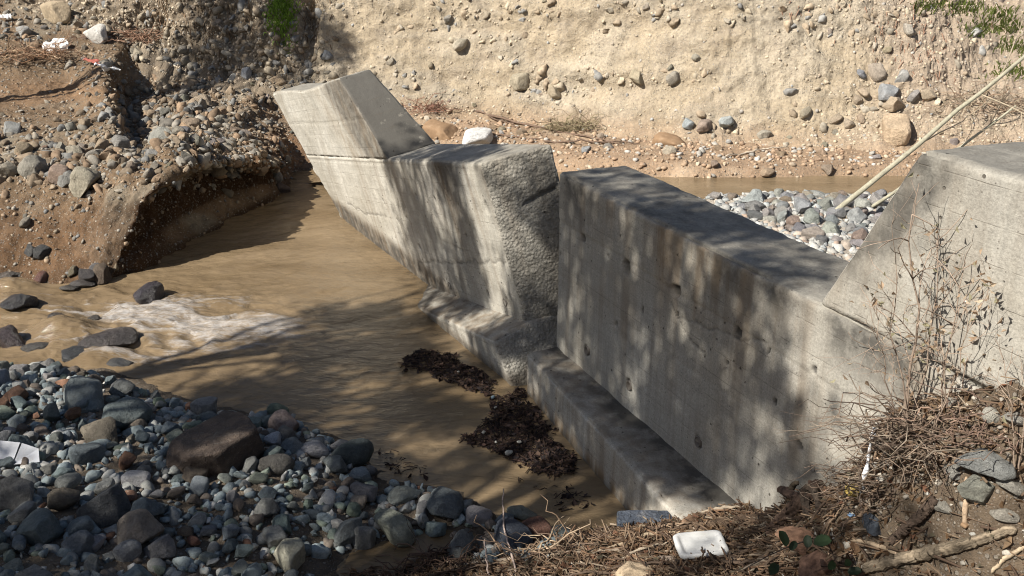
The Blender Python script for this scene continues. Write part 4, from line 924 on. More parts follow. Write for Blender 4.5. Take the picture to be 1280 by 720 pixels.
LM = [(650, 103, 28, .9, (.44, .38, .28)), (693, 117, 22, .9, (.46, .38, .27)), (841, 97, 17, .8, (.40, .36, .30)), (797, 95, 24, .5, (.47, .40, .28)), (575, 55, 20, .75, (.50, .44, .34)), (409, 69, 15, 1, (.36, .37, .38)),
      (1006, 141, 16, 1.2, (.46, .40, .30)), (1110, 117, 22, .8, (.40, .41, .42)), (1118, 132, 24, .6, (.5, .40, .29)), (1160, 118, 18, 1.1, (.55, .45, .33)), (1143, 121, 16, .9, (.38, .35, .33)), (1095, 90, 22, .5, (.44, .37, .30)), (1076, 92, 14, 1., (.33, .34, .37)),
      (308, 93, 14, 1, (.37, .38, .40)), (348, 104, 17, .8, (.48, .36, .24)), (228, 62, 12, 1.1, (.4, .36, .3)), (232, 76, 12, 1.4, (.38, .33, .26)), (870, 72, 10, 1, (.46, .42, .34)), (538, 82, 10, 1.1, (.5, .42, .3)), (1118, 165, 44, .6, (.55, .42, .29)), (560, 25, 12, .8, (.4, .37, .32)),
      (375, 115, 16, .6, (.42, .37, .3)), (1045, 150, 14, .9, (.47, .38, .28)), (1060, 155, 14, .8, (.50, .41, .31)), (1075, 150, 14, .7, (.48, .37, .27)), (1080, 116, 14, .6, (.52, .41, .3)), (955, 170, 16, .7, (.44, .40, .33)), (1135, 38, 16, .8, (.5, .45, .38))]
for x, y, w, asp, col in LM:
    h = drop(x, y)
    if h is None: continue
    P, nn, dist, k = h; s = w * .5 * mpp(dist) * 1.1
    stone('stone', P, s, tuple(1.05 * q for q in col), tuple(nn), parent=far_bank, sc=(1, .85, 1.1), tilt=.3, sink=.38)
P, Nn, qx, qy = surf_sample(FAR_G, FAR_N, 130, far_d, r2)
for p, nn in zip(P, Nn):
    s = math.exp(random.uniform(math.log(.05), math.log(.115))); col = random.choices(FARPAL, FW)[0]
    stone('stone', p, s, vary(col), tuple(nn), parent=far_bank, tilt=.4, sink=.45)
P, Nn, qx, qy = surf_sample(FAR_G, FAR_N, 9000, lambda x, y, p: far_d(x, y, p) + .12, r2)
pebbles('embedded_gravel', P, Nn, np.exp(r2.uniform(math.log(.012), math.log(.05), len(P))), palette(len(P), FARPAL, FW, r2, .22), far_bank, sink=.4)
def ter_d(x, y, P):
    return np.clip(.25 + .9 * blob(x, y, 70, 205, 150, 30) + .9 * blob(x, y, 230, 150, 80, 45) + .5 * blob(x, y, 60, 20, 120, 35) + .3 * blob(x, y, 300, 210, 60, 40), 0, 1.3) * (1 - .93 * np.clip(1.3 * blob(x, y, 60, 116, 80, 17), 0, 1)) * (P[:, 2] > .03) * (1 - .8 * np.clip(1.3 * blob(x, y, 235, 265, 75, 40) + blob(x, y, 310, 230, 40, 22), 0, 1))
TERPAL = [(.25, .205, .15), (.23, .21, .18), (.27, .195, .13), (.19, .19, .185), (.33, .295, .245)]; TW = [.35, .25, .18, .1, .12]
for x, y, w, asp, col in [(15, 166, 24, .8, (.46, .46, .44)), (28, 191, 26, .8, (.48, .38, .26)), (95, 193, 24, .7, (.46, .41, .32)), (14, 218, 26, .8, (.43, .38, .30)), (41, 217, 36, .6, (.40, .37, .31)), (74, 221, 26, .55, (.5, .37, .29)),
                          (108, 230, 42, .6, (.48, .43, .33)), (85, 226, 24, .8, (.42, .41, .38)), (205, 176, 32, .6, (.44, .43, .38)), (270, 152, 20, .9, (.42, .39, .32)), (137, 140, 14, .7, (.5, .48, .44)), (175, 75, 26, .6, (.46, .40, .30)), (255, 130, 24, .7, (.46, .37, .27)), (275, 208, 22, .7, (.5, .42, .32)),
                          (150, 180, 22, .4, (.4, .38, .35)), (190, 195, 18, .8, (.38, .37, .35)), (118, 195, 16, 1, (.44, .4, .34)), (78, 187, 14, 1, (.43, .4, .33)), (90, 161, 16, .6, (.45, .43, .37)), (52, 317, 18, .7, (.10, .10, .10)), (130, 345, 26, .7, (.15, .11, .08)), (40, 315, 16, .9, (.12, .12, .12)), (110, 348, 24, .6, (.09, .08, .08)),
                          (58, 184, 18, .6, (.44, .40, .32)), (32, 280, 14, .7, (.36, .32, .26)), (240, 160, 20, .6, (.46, .35, .25)), (225, 165, 16, .8, (.42, .38, .31)), (345, 222, 16, 1, (.4, .38, .35)), (352, 238, 18, .6, (.16, .12, .10)), (283, 243, 14, .9, (.3, .26, .2))]:
    h = drop(x, y, 'ter')
    if h is None: continue
    P, nn, dist, k = h; stone('stone', P, w * .5 * mpp(dist) * 1.1, tuple(.78 * q for q in col), tuple((nn + np.array([0, 0, .5])) / np.linalg.norm(nn + np.array([0, 0, .5]))), parent=terrace, sc=(1, .9, 1.0), tilt=.2, sink=.3)
P, Nn, qx, qy = surf_sample(TER_G, TER_N, 255, ter_d, r2)
for p, nn in zip(P, Nn):
    s = math.exp(random.uniform(math.log(.05), math.log(.15))); stone('stone', p, s, vary(random.choices(TERPAL, TW)[0]), tuple(nn), parent=terrace, tilt=.4, sink=.35)
P, Nn, qx, qy = surf_sample(TER_G, TER_N, 9000, lambda x, y, p: ter_d(x, y, p) + .05, r2)
pebbles('embedded_gravel', P, Nn, np.exp(r2.uniform(math.log(.012), math.log(.05), len(P))), palette(len(P), TERPAL, TW, r2), terrace, sink=.25)

def rub_far(x, y, P): return np.clip(1.2 * sstep(425, 380, x) * sstep(125, 20, x + 0 * y) * 0 + sstep(430, 385, x) * (y > 5) + .35 * blob(x, y, 745, 100, 110, 12) + .7 * blob(x, y, 620, 18, 130, 16) + .55 * FAR_LAY + .25 * blob(x, y, 1120, 120, 80, 50), 0, 1.2)
P, Nn, qx, qy = surf_sample(FAR_G, FAR_N, 1300, rub_far, r2); pebbles('rubble', P, Nn, np.exp(r2.uniform(math.log(.05), math.log(.12), len(P))), palette(len(P), [(.26, .205, .145), (.25, .22, .175), (.32, .27, .2), (.2, .195, .185)], [.4, .25, .2, .15], r2, .25) * np.where(qx > 420, 1.35, 1.0)[:, None], far_bank, JAG, sink=.42)
def rub_ter(x, y, P): return np.clip(1.2 * blob(x, y, 235, 140, 90, 55) + .8 * blob(x, y, 60, 205, 120, 30) + .8 * blob(x, y, 290, 195, 60, 25) + .35 * blob(x, y, 40, 25, 120, 30), 0, 1.2) * (P[:, 2] > .35) * (1 - .95 * np.clip(1.3 * blob(x, y, 60, 116, 80, 17), 0, 1))
P, Nn, qx, qy = surf_sample(TER_G, TER_N, 1700, rub_ter, r2); pebbles('rubble', P, Nn, np.exp(r2.uniform(math.log(.05), math.log(.13), len(P))), palette(len(P), [(.21, .16, .11), (.215, .195, .165), (.24, .165, .105), (.17, .168, .16), (.29, .255, .205)], [.35, .25, .18, .12, .1], r2, .3), terrace, JAG, sink=.2)

# --- bar and bench above the dam
def lay(n, x0, x1, y0, y1, cond, r):
    X = r.uniform(x0, x1, n); Y = r.uniform(y0, y1, n); Z = bedz(X, Y); k = cond(X, Y, Z); return X[k], Y[k], Z[k]
r3 = np.random.default_rng(31)
UPAL = [(.37, .365, .345), (.30, .315, .31), (.38, .32, .265), (.23, .235, .235), (.46, .445, .41), (.32, .24, .19)]; UW = [.28, .22, .16, .12, .14, .08]
named_up = [(1000, 256, 34, .9, (.40, .41, .42), 'round grey veined boulder on the white gravel behind the dam crest'), (942, 248, 28, .8, (.42, .45, .44), 'grey-green boulder at the stream edge left of the round veined boulder'),
            (597, 172, 54, .45, (.74, .73, .71), 'flat white boulder behind the crest of the broken section'), (880, 157, 24, .9, (.42, .33, .27), 'pinkish brown boulder in the middle of three at the bank foot'),
            (905, 153, 28, .8, (.47, .50, .49), 'pale blue-grey boulder right of the pinkish boulder at the bank foot'), (860, 154, 18, .8, (.42, .46, .47), 'small blue-grey boulder left of the pinkish boulder at the bank foot'),
            (733, 187, 20, .7, (.36, .37, .38), 'grey angular block on the bench behind the gap in the dam'), (836, 188, 20, .7, (.53, .46, .36), 'pale tan boulder on the reddish bench left of the stream'), (959, 215, 18, .7, (.48, .36, .25), 'tan stone at the far edge of the upper stream'),
            (992, 233, 18, .65, (.55, .47, .38), 'pale stone standing in the upper stream')]
upS = []
UPREF = [(1000, 256, 'the round veined boulder upstream'), (942, 248, 'the grey-green boulder upstream'), (1034, 268, 'the thicker sapling foot'), (1082, 260, 'the thinner sapling foot'), (1050, 310, 'the dip of the dam crest'), (980, 285, 'the middle of the dam crest')]
BENREF = [(597, 172, 'the flat white boulder'), (880, 157, 'the three boulders under the bank'), (733, 187, 'the grey block on the bench'), (836, 188, 'the pale tan bench boulder'), (992, 233, 'the stone in the upper stream'), (715, 162, 'the dry olive bush'), (1118, 165, 'the big tan stone of the bank'), (959, 215, 'the tan streamside stone'), (1034, 220, 'the saplings where they cross the stream')]
for x, y, w, asp, col, lab in named_up:
    h = drop(x, y + w * asp * .25)
    P, nn, dist, k = h; s = w * .5 * mpp(dist) * 1.08; o = stone('boulder', P, s, col, (0, 0, 1), spin=random.uniform(-.4, .4), sc=(1, .9, max(.6, asp * 1.2)), tilt=.12, sink=.2); tag(o, lab, 'boulder'); upS.append((P[0], P[1], s))
X, Y, Z = lay(4000, 2.2, 9.0, 13.0, 17.3, lambda x, y, z: (chan(x, y)[0] > .95) & (np.array([True] * len(x))), r3)
cnt = 0
for i in range(len(X)):
    if cnt >= 80: break
    s = math.exp(r3.uniform(math.log(.11), math.log(.2)))
    if cnt > 30: s = min(s, .13)
    if all(math.hypot(X[i] - a, Y[i] - b) > (s + c_) * .7 for a, b, c_ in upS):
        qx, qy = proj(np.array([[X[i], Y[i], Z[i]]])); 
        if not inpoly(qx, qy, [(880, 245), (1120, 245), (1110, 262), (1060, 322), (1040, 312)])[0]: continue
        # only where the crest does not hide it
        k = r3.choice(len(UPAL), p=np.array(UW)); nmc = ['white', 'blue-grey', 'pinkish', 'dark grey', 'bright white', 'reddish'][k]
        o = stone('cobble', (X[i], Y[i], Z[i]), s, vary(UPAL[k], .15), (0, 0, 1), sc=(1, .9, random.uniform(.8, 1.1)), tilt=.35, sink=.2)
        tag(o, call(f'{size_word(s, .125, .16)} {nmc} cobble', qx[0], qy[0], UPREF), 'stone', 'cobbles of the gravel behind the dam'); upS.append((X[i], Y[i], s)); cnt += 1
X, Y, Z = lay(9000, 2.0, 9.5, 12.8, 17.4, lambda x, y, z: chan(x, y)[0] > .9, r3); n = min(4200, len(X))
o = pebbles('gravel', np.stack([X[:n], Y[:n], Z[:n]], 1), np.tile([0, 0, 1.], (n, 1)), np.exp(r3.uniform(math.log(.03), math.log(.10), n)), palette(n, UPAL, UW, r3, .2), None); tag(o, 'sunlit pale gravel behind the dam crest', 'gravel', kind='stuff')
BPAL = [(.38, .27, .18), (.35, .24, .16), (.41, .33, .245), (.34, .32, .285), (.48, .45, .41)]; BWt = [.34, .3, .2, .12, .04]
X, Y, Z = lay(6000, -4.5, 10.5, 18.3, 24.0, lambda x, y, z: (chan(x, y)[0] > .75) & (y > 18.5 - .9 * np.minimum(x, 2.5) + 2.25), r3)
cnt = 0
for i in range(len(X)):
    if cnt >= 40: break
    s = math.exp(r3.uniform(math.log(.09), math.log(.17)))
    if all(math.hypot(X[i] - a, Y[i] - b) > (s + c_) * .9 for a, b, c_ in upS):
        qx, qy = proj(np.array([[X[i], Y[i], Z[i]]]))
        if not (480 < qx[0] < 1240) or qy[0] < 130: continue
        k = r3.choice(len(BPAL), p=np.array(BWt)); nmc = ['tan', 'reddish', 'cream', 'grey', 'white'][k]
        o = stone('cobble', (X[i], Y[i], Z[i]), s, vary(BPAL[k], .15), (0, 0, 1), tilt=.35, sink=.3, sc=(1, .9, .9)); tag(o, call(f'{size_word(s, .11, .14)} {nmc} cobble', qx[0], qy[0], BENREF), 'stone', 'cobbles of the bench under the far bank'); upS.append((X[i], Y[i], s)); cnt += 1
n = min(4500, len(X)); o = pebbles('gravel', np.stack([X[:n], Y[:n], Z[:n]], 1), np.tile([0, 0, 1.], (n, 1)), np.exp(r3.uniform(math.log(.015), math.log(.08), n)), palette(n, BPAL, BWt, r3, .2), None); tag(o, 'tan gravel on the bench under the far bank', 'gravel', kind='stuff')

# ================================================================== NEAR RIGHT BANK: litter, driftwood, shrub, rubbish
r4 = np.random.default_rng(41)
LIT = [(440, 716), (480, 700), (560, 700), (640, 700), (700, 672), (760, 664), (830, 655), (900, 640), (960, 628), (1040, 615), (1085, 570), (1105, 530), (1150, 500), (1210, 475), (1300, 455), (1340, 760), (420, 770)]
X = r4.uniform(-1.8, 5.0, 80000); Y = r4.uniform(4.0, 9.3, 80000); Z = bedz(X, Y); qx, qy = proj(np.stack([X, Y, Z], 1)); k = inpoly(qx, qy, LIT) & (Z > -.02) & (((X - O2[0]) * V2[0] + (Y - O2[1]) * V2[1]) < -.02)
LX, LY, LZ, LQX, LQY = X[k], Y[k], Z[k], qx[k], qy[k]
dens = np.clip(.35 + .9 * blob(LQX, LQY, 800, 690, 190, 40) + .5 * blob(LQX, LQY, 1120, 560, 90, 60) + .5 * blob(LQX, LQY, 980, 660, 90, 50) - .15 * blob(LQX, LQY, 1220, 640, 70, 45), .25, 1); k = r4.uniform(size=len(LX)) < dens
LX, LY, LZ, LQX, LQY = LX[k], LY[k], LZ[k], LQX[k], LQY[k]
def stick_batch(acc, P, D, ln, rad, col, r):
    n = len(P); ln = ln[:, None]; A = np.cross(D, r.normal(size=(n, 3))); A /= np.linalg.norm(A, axis=1)[:, None]; B = np.cross(D, A); bendv = A * ln * r.uniform(-.08, .08, (n, 1)); V = []
    for t, f in ((-.5, 1.0), (0, .95), (.5, .6)):
        c_ = P + D * ln * t + (bendv if t == 0 else 0)
        for j in range(4): V.append(c_ + rad[:, None] * f * (A * math.cos(j * math.pi / 2) + B * math.sin(j * math.pi / 2)))
    V = np.stack(V, 1).reshape(-1, 3); q = np.array([(a * 4 + j, a * 4 + (j + 1) % 4, a * 4 + 4 + (j + 1) % 4, a * 4 + 4 + j) for a in range(2) for j in range(4)] + [(0, 3, 2, 1), (8, 9, 10, 11)])
    acc.add(V, (q[None] + (np.arange(n) * 12)[:, None, None]).reshape(-1, 4), np.repeat(col, 12, axis=0))
WPAL = [(.13, .088, .058), (.20, .142, .095), (.07, .046, .032), (.24, .19, .14), (.14, .085, .052)]; WW = [.32, .16, .3, .06, .16]
n = min(9500, len(LX)); D = r4.normal(size=(n, 3)) * np.array([1, .8, .22]) + np.array([.5, .1, 0]); D /= np.linalg.norm(D, axis=1)[:, None]
acc = Acc(); lnn = np.exp(r4.uniform(math.log(.04), math.log(.28), n)); stick_batch(acc, np.stack([LX[:n], LY[:n], LZ[:n] + r4.uniform(.0, .05, n)], 1), D, lnn, .0022 + lnn * r4.uniform(.008, .03, n), palette(n, WPAL, WW, r4, .35), r4)
o = obj('twig_litter', acc.mesh('twig_litter'), M_LITTER); tag(o, 'brown twigs and bark bits littering the near right bank', 'litter', kind='stuff')
acc = Acc(); m = min(9500, len(LX)); i = r4.permutation(len(LX))[:m]
leaf_batch(acc, np.stack([LX[i], LY[i], LZ[i] + r4.uniform(.005, .045, m)], 1), r4.uniform(.025, .10, m), palette(m, [(.17, .105, .06), (.22, .15, .092), (.10, .06, .036), (.20, .105, .066), (.32, .255, .18), (.14, .12, .082)], [.3, .2, .2, .1, .08, .12], r4, .3), r4, up=1.6, asp=.6, fold=.5)
o = obj('leaf_litter', acc.mesh('leaf_litter', False), M_DEADLEAF); tag(o, 'dead brown leaves strewn over the near right bank', 'litter', kind='stuff')
i = r4.permutation(len(LX))[:3200]; o = pebbles('gravel', np.stack([LX[i], LY[i], LZ[i] - .003], 1), np.tile([0, 0, 1.], (len(i), 1)), np.exp(r4.uniform(math.log(.008), math.log(.035), len(i))), palette(len(i), [(.36, .33, .28), (.28, .25, .21), (.44, .41, .36), (.5, .36, .26)], [.4, .3, .2, .1], r4), None); tag(o, 'small stones in the soil of the near right bank', 'gravel', kind='stuff')

def on(x, y, lift=0.0, only='bed'):
    h = drop(x, y, only); p = h[0].copy(); p[2] += lift; return p
def path(pts, n=14, amp=.02, seed=0):
    P = catmull(np.array(pts, float), [max(2, n // (len(pts) - 1))] * (len(pts) - 1)); r = np.random.default_rng(seed); w = fbm(P + seed, 3.0, 2, seed); return P + r.normal(size=P.shape) * amp * .25 + np.stack([w, -w, w], 1) * amp
def wood(name, pts, rad, col, label, cat, group=None, n=9, amp=.02, seed=0, parent=None, rough=.12):
    big = max(rad) > .03; P = path(pts, 72 if big else 16, amp, seed); n = 44 if big else n
    rr = np.interp(np.linspace(0, 1, len(P)), np.linspace(0, 1, len(rad)), rad); rr[0] *= .6; rr[-1] *= .5; V, Q, T3 = tube(P, rr, n)
    ctr = np.vstack([np.repeat(P, n, axis=0), P[0], P[-1]]); off = V - ctr; un = off / (np.linalg.norm(off, axis=1)[:, None] + 1e-9)
    L_ = np.linalg.norm(np.diff(P, axis=0), axis=1); sl = np.concatenate([[0], np.cumsum(L_)]); sl = np.concatenate([np.repeat(sl, n), [0, sl[-1]]])
    th = np.concatenate([np.tile(np.arange(n) * 2 * math.pi / n, len(P)), [0, 0]]); g = np.stack([sl * .55, np.cos(th + .8 * sl) * 1.6, np.sin(th + .8 * sl) * 1.6], 1) + seed
    grain = fbm(g, 1.4, 3, seed); fine = fbm(g * np.array([.8, 1, 1]), 5.0, 3, seed + 1); V = ctr + off * (1 + (rough * 1.3 * fbm(V + seed, 3.5, 3, seed) if big else rough * 2.2 * fbm(V + seed, 7, 3, seed)) + (.34 * grain - .25 * np.clip(fine, 0, 1) if big else 0))[:, None]
    c_ = np.array(col) * (1 + .25 * fbm(V, 5, 3, seed + 3) + .6 * np.clip(grain, -.7, .7) - (.9 * np.clip(fine, 0, .8) if big else 0))[:, None]
    o = obj(name, new_mesh(name, V, [Q, T3], np.clip(c_, .008, 1)), M_WOOD, parent)
    if parent is None: tag(o, label, cat, group)
    return o
# uprooted driftwood root against the dam face
rt = empty('driftwood_root', on(1000, 640)); tag(rt, 'gnarled dark driftwood root leaning on the foot of the dam face', 'driftwood')
b0 = np.array(rt.location)
def rel(*pts): return [np.array(p) - b0 for p in pts]
wood('trunk', rel(on(1092, 570, .10), on(1050, 598, .09), on(1018, 625, .08), on(990, 652, .07), on(960, 672, .02)), [.035, .055, .07, .065, .04], (.085, .055, .04), '', '', parent=rt, n=12, amp=.03, seed=3, rough=.22)
wood('branch', rel(on(1010, 640, .08), on(985, 645, .20), on(972, 640, .26), on(962, 640, .33)), [.05, .036, .034, .024], (.085, .055, .042), '', '', parent=rt, n=9, amp=.02, seed=4, rough=.22)
wood('branch', rel(on(985, 645, .20), on(988, 640, .24), on(994, 640, .27)), [.026, .022, .018], (.085, .065, .045), '', '', parent=rt, n=8, amp=.01, seed=5, rough=.2)
wood('branch', rel(on(1010, 655, .06), on(1000, 640, .17), on(1012, 636, .16), on(1022, 645, .06)), [.036, .036, .03, .022], (.08, .06, .045), '', '', parent=rt, n=9, amp=.02, seed=6, rough=.22)
wood('branch', rel(on(985, 655, .05), on(930, 656, .05), on(880, 662, .05), on(830, 668, .03)), [.045, .035, .028, .018], (.11, .075, .05), '', '', parent=rt, n=9, amp=.03, seed=7, rough=.2)
LOGS = [
 ('log', [(1080, 718, .05), (1145, 704, .06), (1205, 690, .06), (1265, 670, .05)], [.034, .038, .036, .026], (.21, .168, .12), 'pale barkless log lying at the lower right corner', 'log'),
 ('log', [(1112, 682, .03), (1140, 664, .06), (1168, 640, .09)], [.03, .036, .034], (.085, .06, .045), 'dark burnt-looking log end pointing up beside the pale log', 'log'),
 ('stick', [(905, 712, .03), (850, 706, .04), (820, 700, .02), (930, 703, .04)], [.015, .02, .02, .012], (.19, .15, .12), 'dark grey branch crossing in front of the white foam tray', 'stick'),
 ('stick', [(700, 700, .02), (760, 690, .03), (820, 672, .04), (880, 668, .03)], [.012, .022, .022, .01], (.32, .25, .17), 'pale brown branch left of the white foam tray', 'stick'),
 ('stick', [(560, 712, .03), (620, 706, .04), (700, 697, .04), (790, 690, .03)], [.01, .02, .025, .012], (.30, .24, .18), 'long pale branch across the litter at the bottom centre', 'stick'),
 ('stick', [(648, 730, .0), (640, 708, .14), (632, 690, .22), (629, 670, .30), (629, 655, .38)], [.010, .010, .009, .008, .006], (.42, .33, .28), 'thin pale upright twig at the bottom centre, the taller of two', 'twig'),
 ('stick', [(611, 735, .0), (609, 716, .10), (606, 696, .20)], [.008, .008, .006], (.40, .31, .26), 'thin pale upright twig at the bottom centre, the shorter of two', 'twig'),
 ('root', [(1160, 520, .03), (1180, 480, .05), (1210, 468, .10), (1235, 458, .20), (1250, 470, .12), (1285, 475, .10)], [.012, .016, .02, .024, .022, .02], (.46, .27, .11), 'orange crooked root sticking out of the bank at the right edge', 'root'),
 ('stick', [(470, 705, .02), (540, 696, .04), (590, 690, .03), (640, 700, .02)], [.01, .02, .02, .01], (.11, .075, .055), 'dark wet branch lying across the mouth of the puddle', 'stick'),
 ('stick', [(1205, 660, .02), (1207, 630, .06), (1204, 612, .09)], [.018, .018, .012], (.30, .22, .15), 'short brown stick below the pale greenish round stone', 'stick'),
 ('stick', [(1240, 720, .02), (1262, 700, .03), (1290, 685, .03)], [.012, .014, .012], (.33, .26, .18), 'pale stick in the lower right corner right of the pale log', 'stick'),
 ('stick', [(1040, 668, .03), (1075, 650, .04), (1090, 630, .05)], [.014, .014, .008], (.26, .18, .12), 'brown stick lying below the yellow foam piece', 'stick'),
 ('stick', [(1056, 675, .02), (1100, 690, .04), (1130, 700, .03)], [.012, .016, .010], (.38, .29, .20), 'light brown stick left of the pale log', 'stick'),
 ('stick', [(900, 670, .03), (940, 664, .05), (985, 668, .04)], [.012, .016, .008], (.33, .26, .18), 'pale stick behind the white foam tray', 'stick')]
for j, (nm, pts, rad, col, lab, cat) in enumerate(LOGS):
    wood(nm, [on(*p) for p in pts], rad, col, lab, cat, seed=20 + j, amp=.015, n=9, rough=.12)
STREF = [(875, 685, 'the white foam tray'), (805, 650, 'the dark slate slab'), (1000, 670, 'the reddish rotten wood'), (1066, 618, 'the yellow foam block'), (640, 672, 'the navy blocky stone'), (630, 700, 'the two upright twigs'), (800, 714, 'the tan bark slab'), (540, 700, 'the puddle'), (975, 625, 'the driftwood root'), (720, 690, 'the splintered brushwood')]
for j in range(46):      # loose sticks in the drift line
    i = r4.integers(len(LX))
    while not (LQX[i] < 1100 and LQY[i] < 735): i = r4.integers(len(LX))
    a = r4.uniform(-.6, .6) + (math.pi if j % 2 else 0); ln = r4.uniform(.25, .7); p = np.array([LX[i], LY[i]]); q = p + ln * np.array([math.cos(a), math.sin(a)])
    m_ = (p + q) / 2; z3 = bedz([p[0], m_[0], q[0]], [p[1], m_[1], q[1]]); lf = r4.uniform(.01, .06)
    if (((q - O2[:2]) * V2[:2]).sum()) > -.05: continue
    k = r4.choice(3, p=[.4, .4, .2]); col = [(.22, .155, .105), (.10, .07, .05), (.34, .28, .21)][k]
    o = wood('stick', [(*p, z3[0] + lf), (*m_, z3[1] + lf + .01), (*q, z3[2] + lf)], [r4.uniform(.006, .016), r4.uniform(.008, .018), .005], col, call(['brown', 'dark', 'bleached'][k] + ' loose stick', LQX[i], LQY[i], STREF), 'stick', 'sticks in the drift line', n=6, amp=.02, seed=100 + j)
# rotten, fibrous wood chunks
def chunk(name, x, y, w, asp, col, lab, seed, rise=.5, tex=M_WOOD):
    P = on(x, y + w * asp * .25); s = w * .5 * mpp(np.linalg.norm(P - _C)); V, F = stone_shape(seed, 1.0, ICO3); V = V * np.array([1, .9, rise / .6]); V = V + .10 * fbm(V * np.array([.7, 3, 3]), 3, 4, seed)[:, None] * (V / (np.linalg.norm(V, axis=1)[:, None] + 1e-6))
    c_ = np.array(col) * (1 + .45 * fbm(V * np.array([.6, 4, 4]), 2.5, 3, seed))[:, None]; o = obj(name, new_mesh(name, V * s, [F], np.clip(c_, .01, 1)), tex); o.location = P + np.array([0, 0, s * rise * .35]); o.rotation_euler = (0.1, 0.1, seed % 3 * .3); tag(o, lab, 'wood'); return o
chunk('rotten_wood', 1000, 672, 66, .7, (.34, .20, .13), 'crumbling reddish rotten wood chunk below the dark driftwood root', 601, .5)
chunk('rotten_wood', 1025, 704, 60, .6, (.17, .10, .07), 'dark fibrous rotten wood beneath the reddish rotten chunk', 602, .5)
chunk('bark_slab', 800, 714, 64, .55, (.40, .31, .21), 'flat tan bark slab at the bottom edge left of the foam tray', 603, .3)
chunk('bark_slab', 915, 690, 34, .5, (.40, .30, .19), 'small tan bark slab just right of the white foam tray', 604, .3)
chunk('bark_piece', 868, 650, 36, .55, (.22, .14, .09), 'brown curled bark piece against the end of the dam footing', 605, .45)
chunk('bark_piece', 700, 686, 40, .4, (.23, .15, .10), 'brown bark piece left of the pale brown branch', 606, .3)

# rubbish
def slab(name, P, L, D, H, rz, tilt, mat, lab, cat, r=.02, seed=1):
    Q, Nn, F, dm = rbox(L, D, H, .012, r); Q = Q - np.array([L / 2, D / 2, 0]); Q = Q + Nn * (.006 * fbm(Q, 9, 3, seed))[:, None]
    if name == 'foam_tray':      # rounded tray with a shallow hollow
        q_ = Q[:, :2] / np.array([L / 2, D / 2]); mx_ = np.abs(q_).max(1); pn = (np.abs(q_) ** 8).sum(1) ** (1 / 8); Q[:, :2] *= (mx_ / np.maximum(pn, 1e-6))[:, None]
        Q[:, 2] -= .022 * sstep(.86, .7, mx_) * (Nn[:, 2] > .5)
    o = obj(name, new_mesh(name, Q, [F]), mat); o.location = P; o.rotation_euler = (*tilt, rz); tag(o, lab, cat); return o
P = on(875, 694, .075); slab('foam_tray', P, .40, .30, .05, .10, (.06, -.04), M_FOAM, 'white rounded foam tray lying in the drift litter at the bottom', 'foam', .022)
P = on(806, 656, .0); o = slab('stone_slab', P, .50, .17, .11, -.03, (.12, -.03), M_ROCK, 'dark slate slab lying at the foot of the dam footing', 'stone', .03, 9); o.color = (.06, .072, .095, 1)
P = on(1066, 622, .03); slab('foam_block', P, .13, .08, .07, .2, (.2, .1), M_YEL, 'small yellow-brown foam block on the bank beside the white strip', 'foam', .02, 2)
def crumple(name, P, L, D, rz, mat, lab, cat, amp=.06, seed=1, st=.012, nrm=None, th=.004):
    a = np.arange(-L / 2, L / 2 + .001, st); b = np.arange(-D / 2, D / 2 + .001, st); A, B = np.meshgrid(a, b, indexing='ij'); Q = np.stack([A.ravel(), B.ravel(), 0 * A.ravel()], 1)
    w = fbm(Q + seed, 2.2 / max(L, D), 3, seed); q_ = np.stack([Q[:, 0] / (L / 2), Q[:, 1] / (D / 2)], 1); rr_ = np.maximum(np.abs(q_).max(1), 1e-6) / np.maximum(np.linalg.norm(q_, axis=1), 1e-6); Q[:, :2] *= (.35 + .65 * rr_ + .22 * w)[:, None]; Q[:, 0] *= 1 - .18 * w; Q[:, 1] *= 1 + .25 * fbm(Q + seed, 2.5 / max(L, D), 2, seed + 3); Q[:, 2] = amp * (1 - np.abs(fbm(Q + seed * 2, 3 / max(L, D), 4, seed + 5)) * 2)
    o = obj(name, new_mesh(name, Q, [grid_faces(len(a), len(b))]), mat); o.location = P; o.rotation_euler = (0, 0, rz)
    if nrm is not None: o.rotation_mode = 'QUATERNION'; o.rotation_quaternion = Vector(nrm).to_track_quat('Z', 'Y') @ Euler((0, 0, rz)).to_quaternion()
    sm = o.modifiers.new('thickness', 'SOLIDIFY'); sm.thickness = th; tag(o, lab, cat); return o
# plastic strip hanging over a twig
pts = [on(1078, 622, .02), on(1080, 612, .10), on(1083, 600, .20), on(1085, 590, .28), on(1086, 585, .32)]
V = []; Pp = path(pts, 20, .01, 5)
for i_, p in enumerate(Pp):
    wv = .014 + .006 * math.sin(i_ * 1.3); tw = .5 * math.sin(i_ * .7); dv = np.array([math.cos(tw), math.sin(tw), .1]) * wv; V += [p - dv, p + np.array([0, -.006, 0]), p + dv]
V = np.array(V); o = obj('plastic_strip', new_mesh('plastic_strip', V, [grid_faces(len(Pp), 3)]), M_CARD); o.modifiers.new('thickness', 'SOLIDIFY').thickness = .003; tag(o, 'twisted whitish plastic strip hanging beside the yellow foam block', 'plastic')
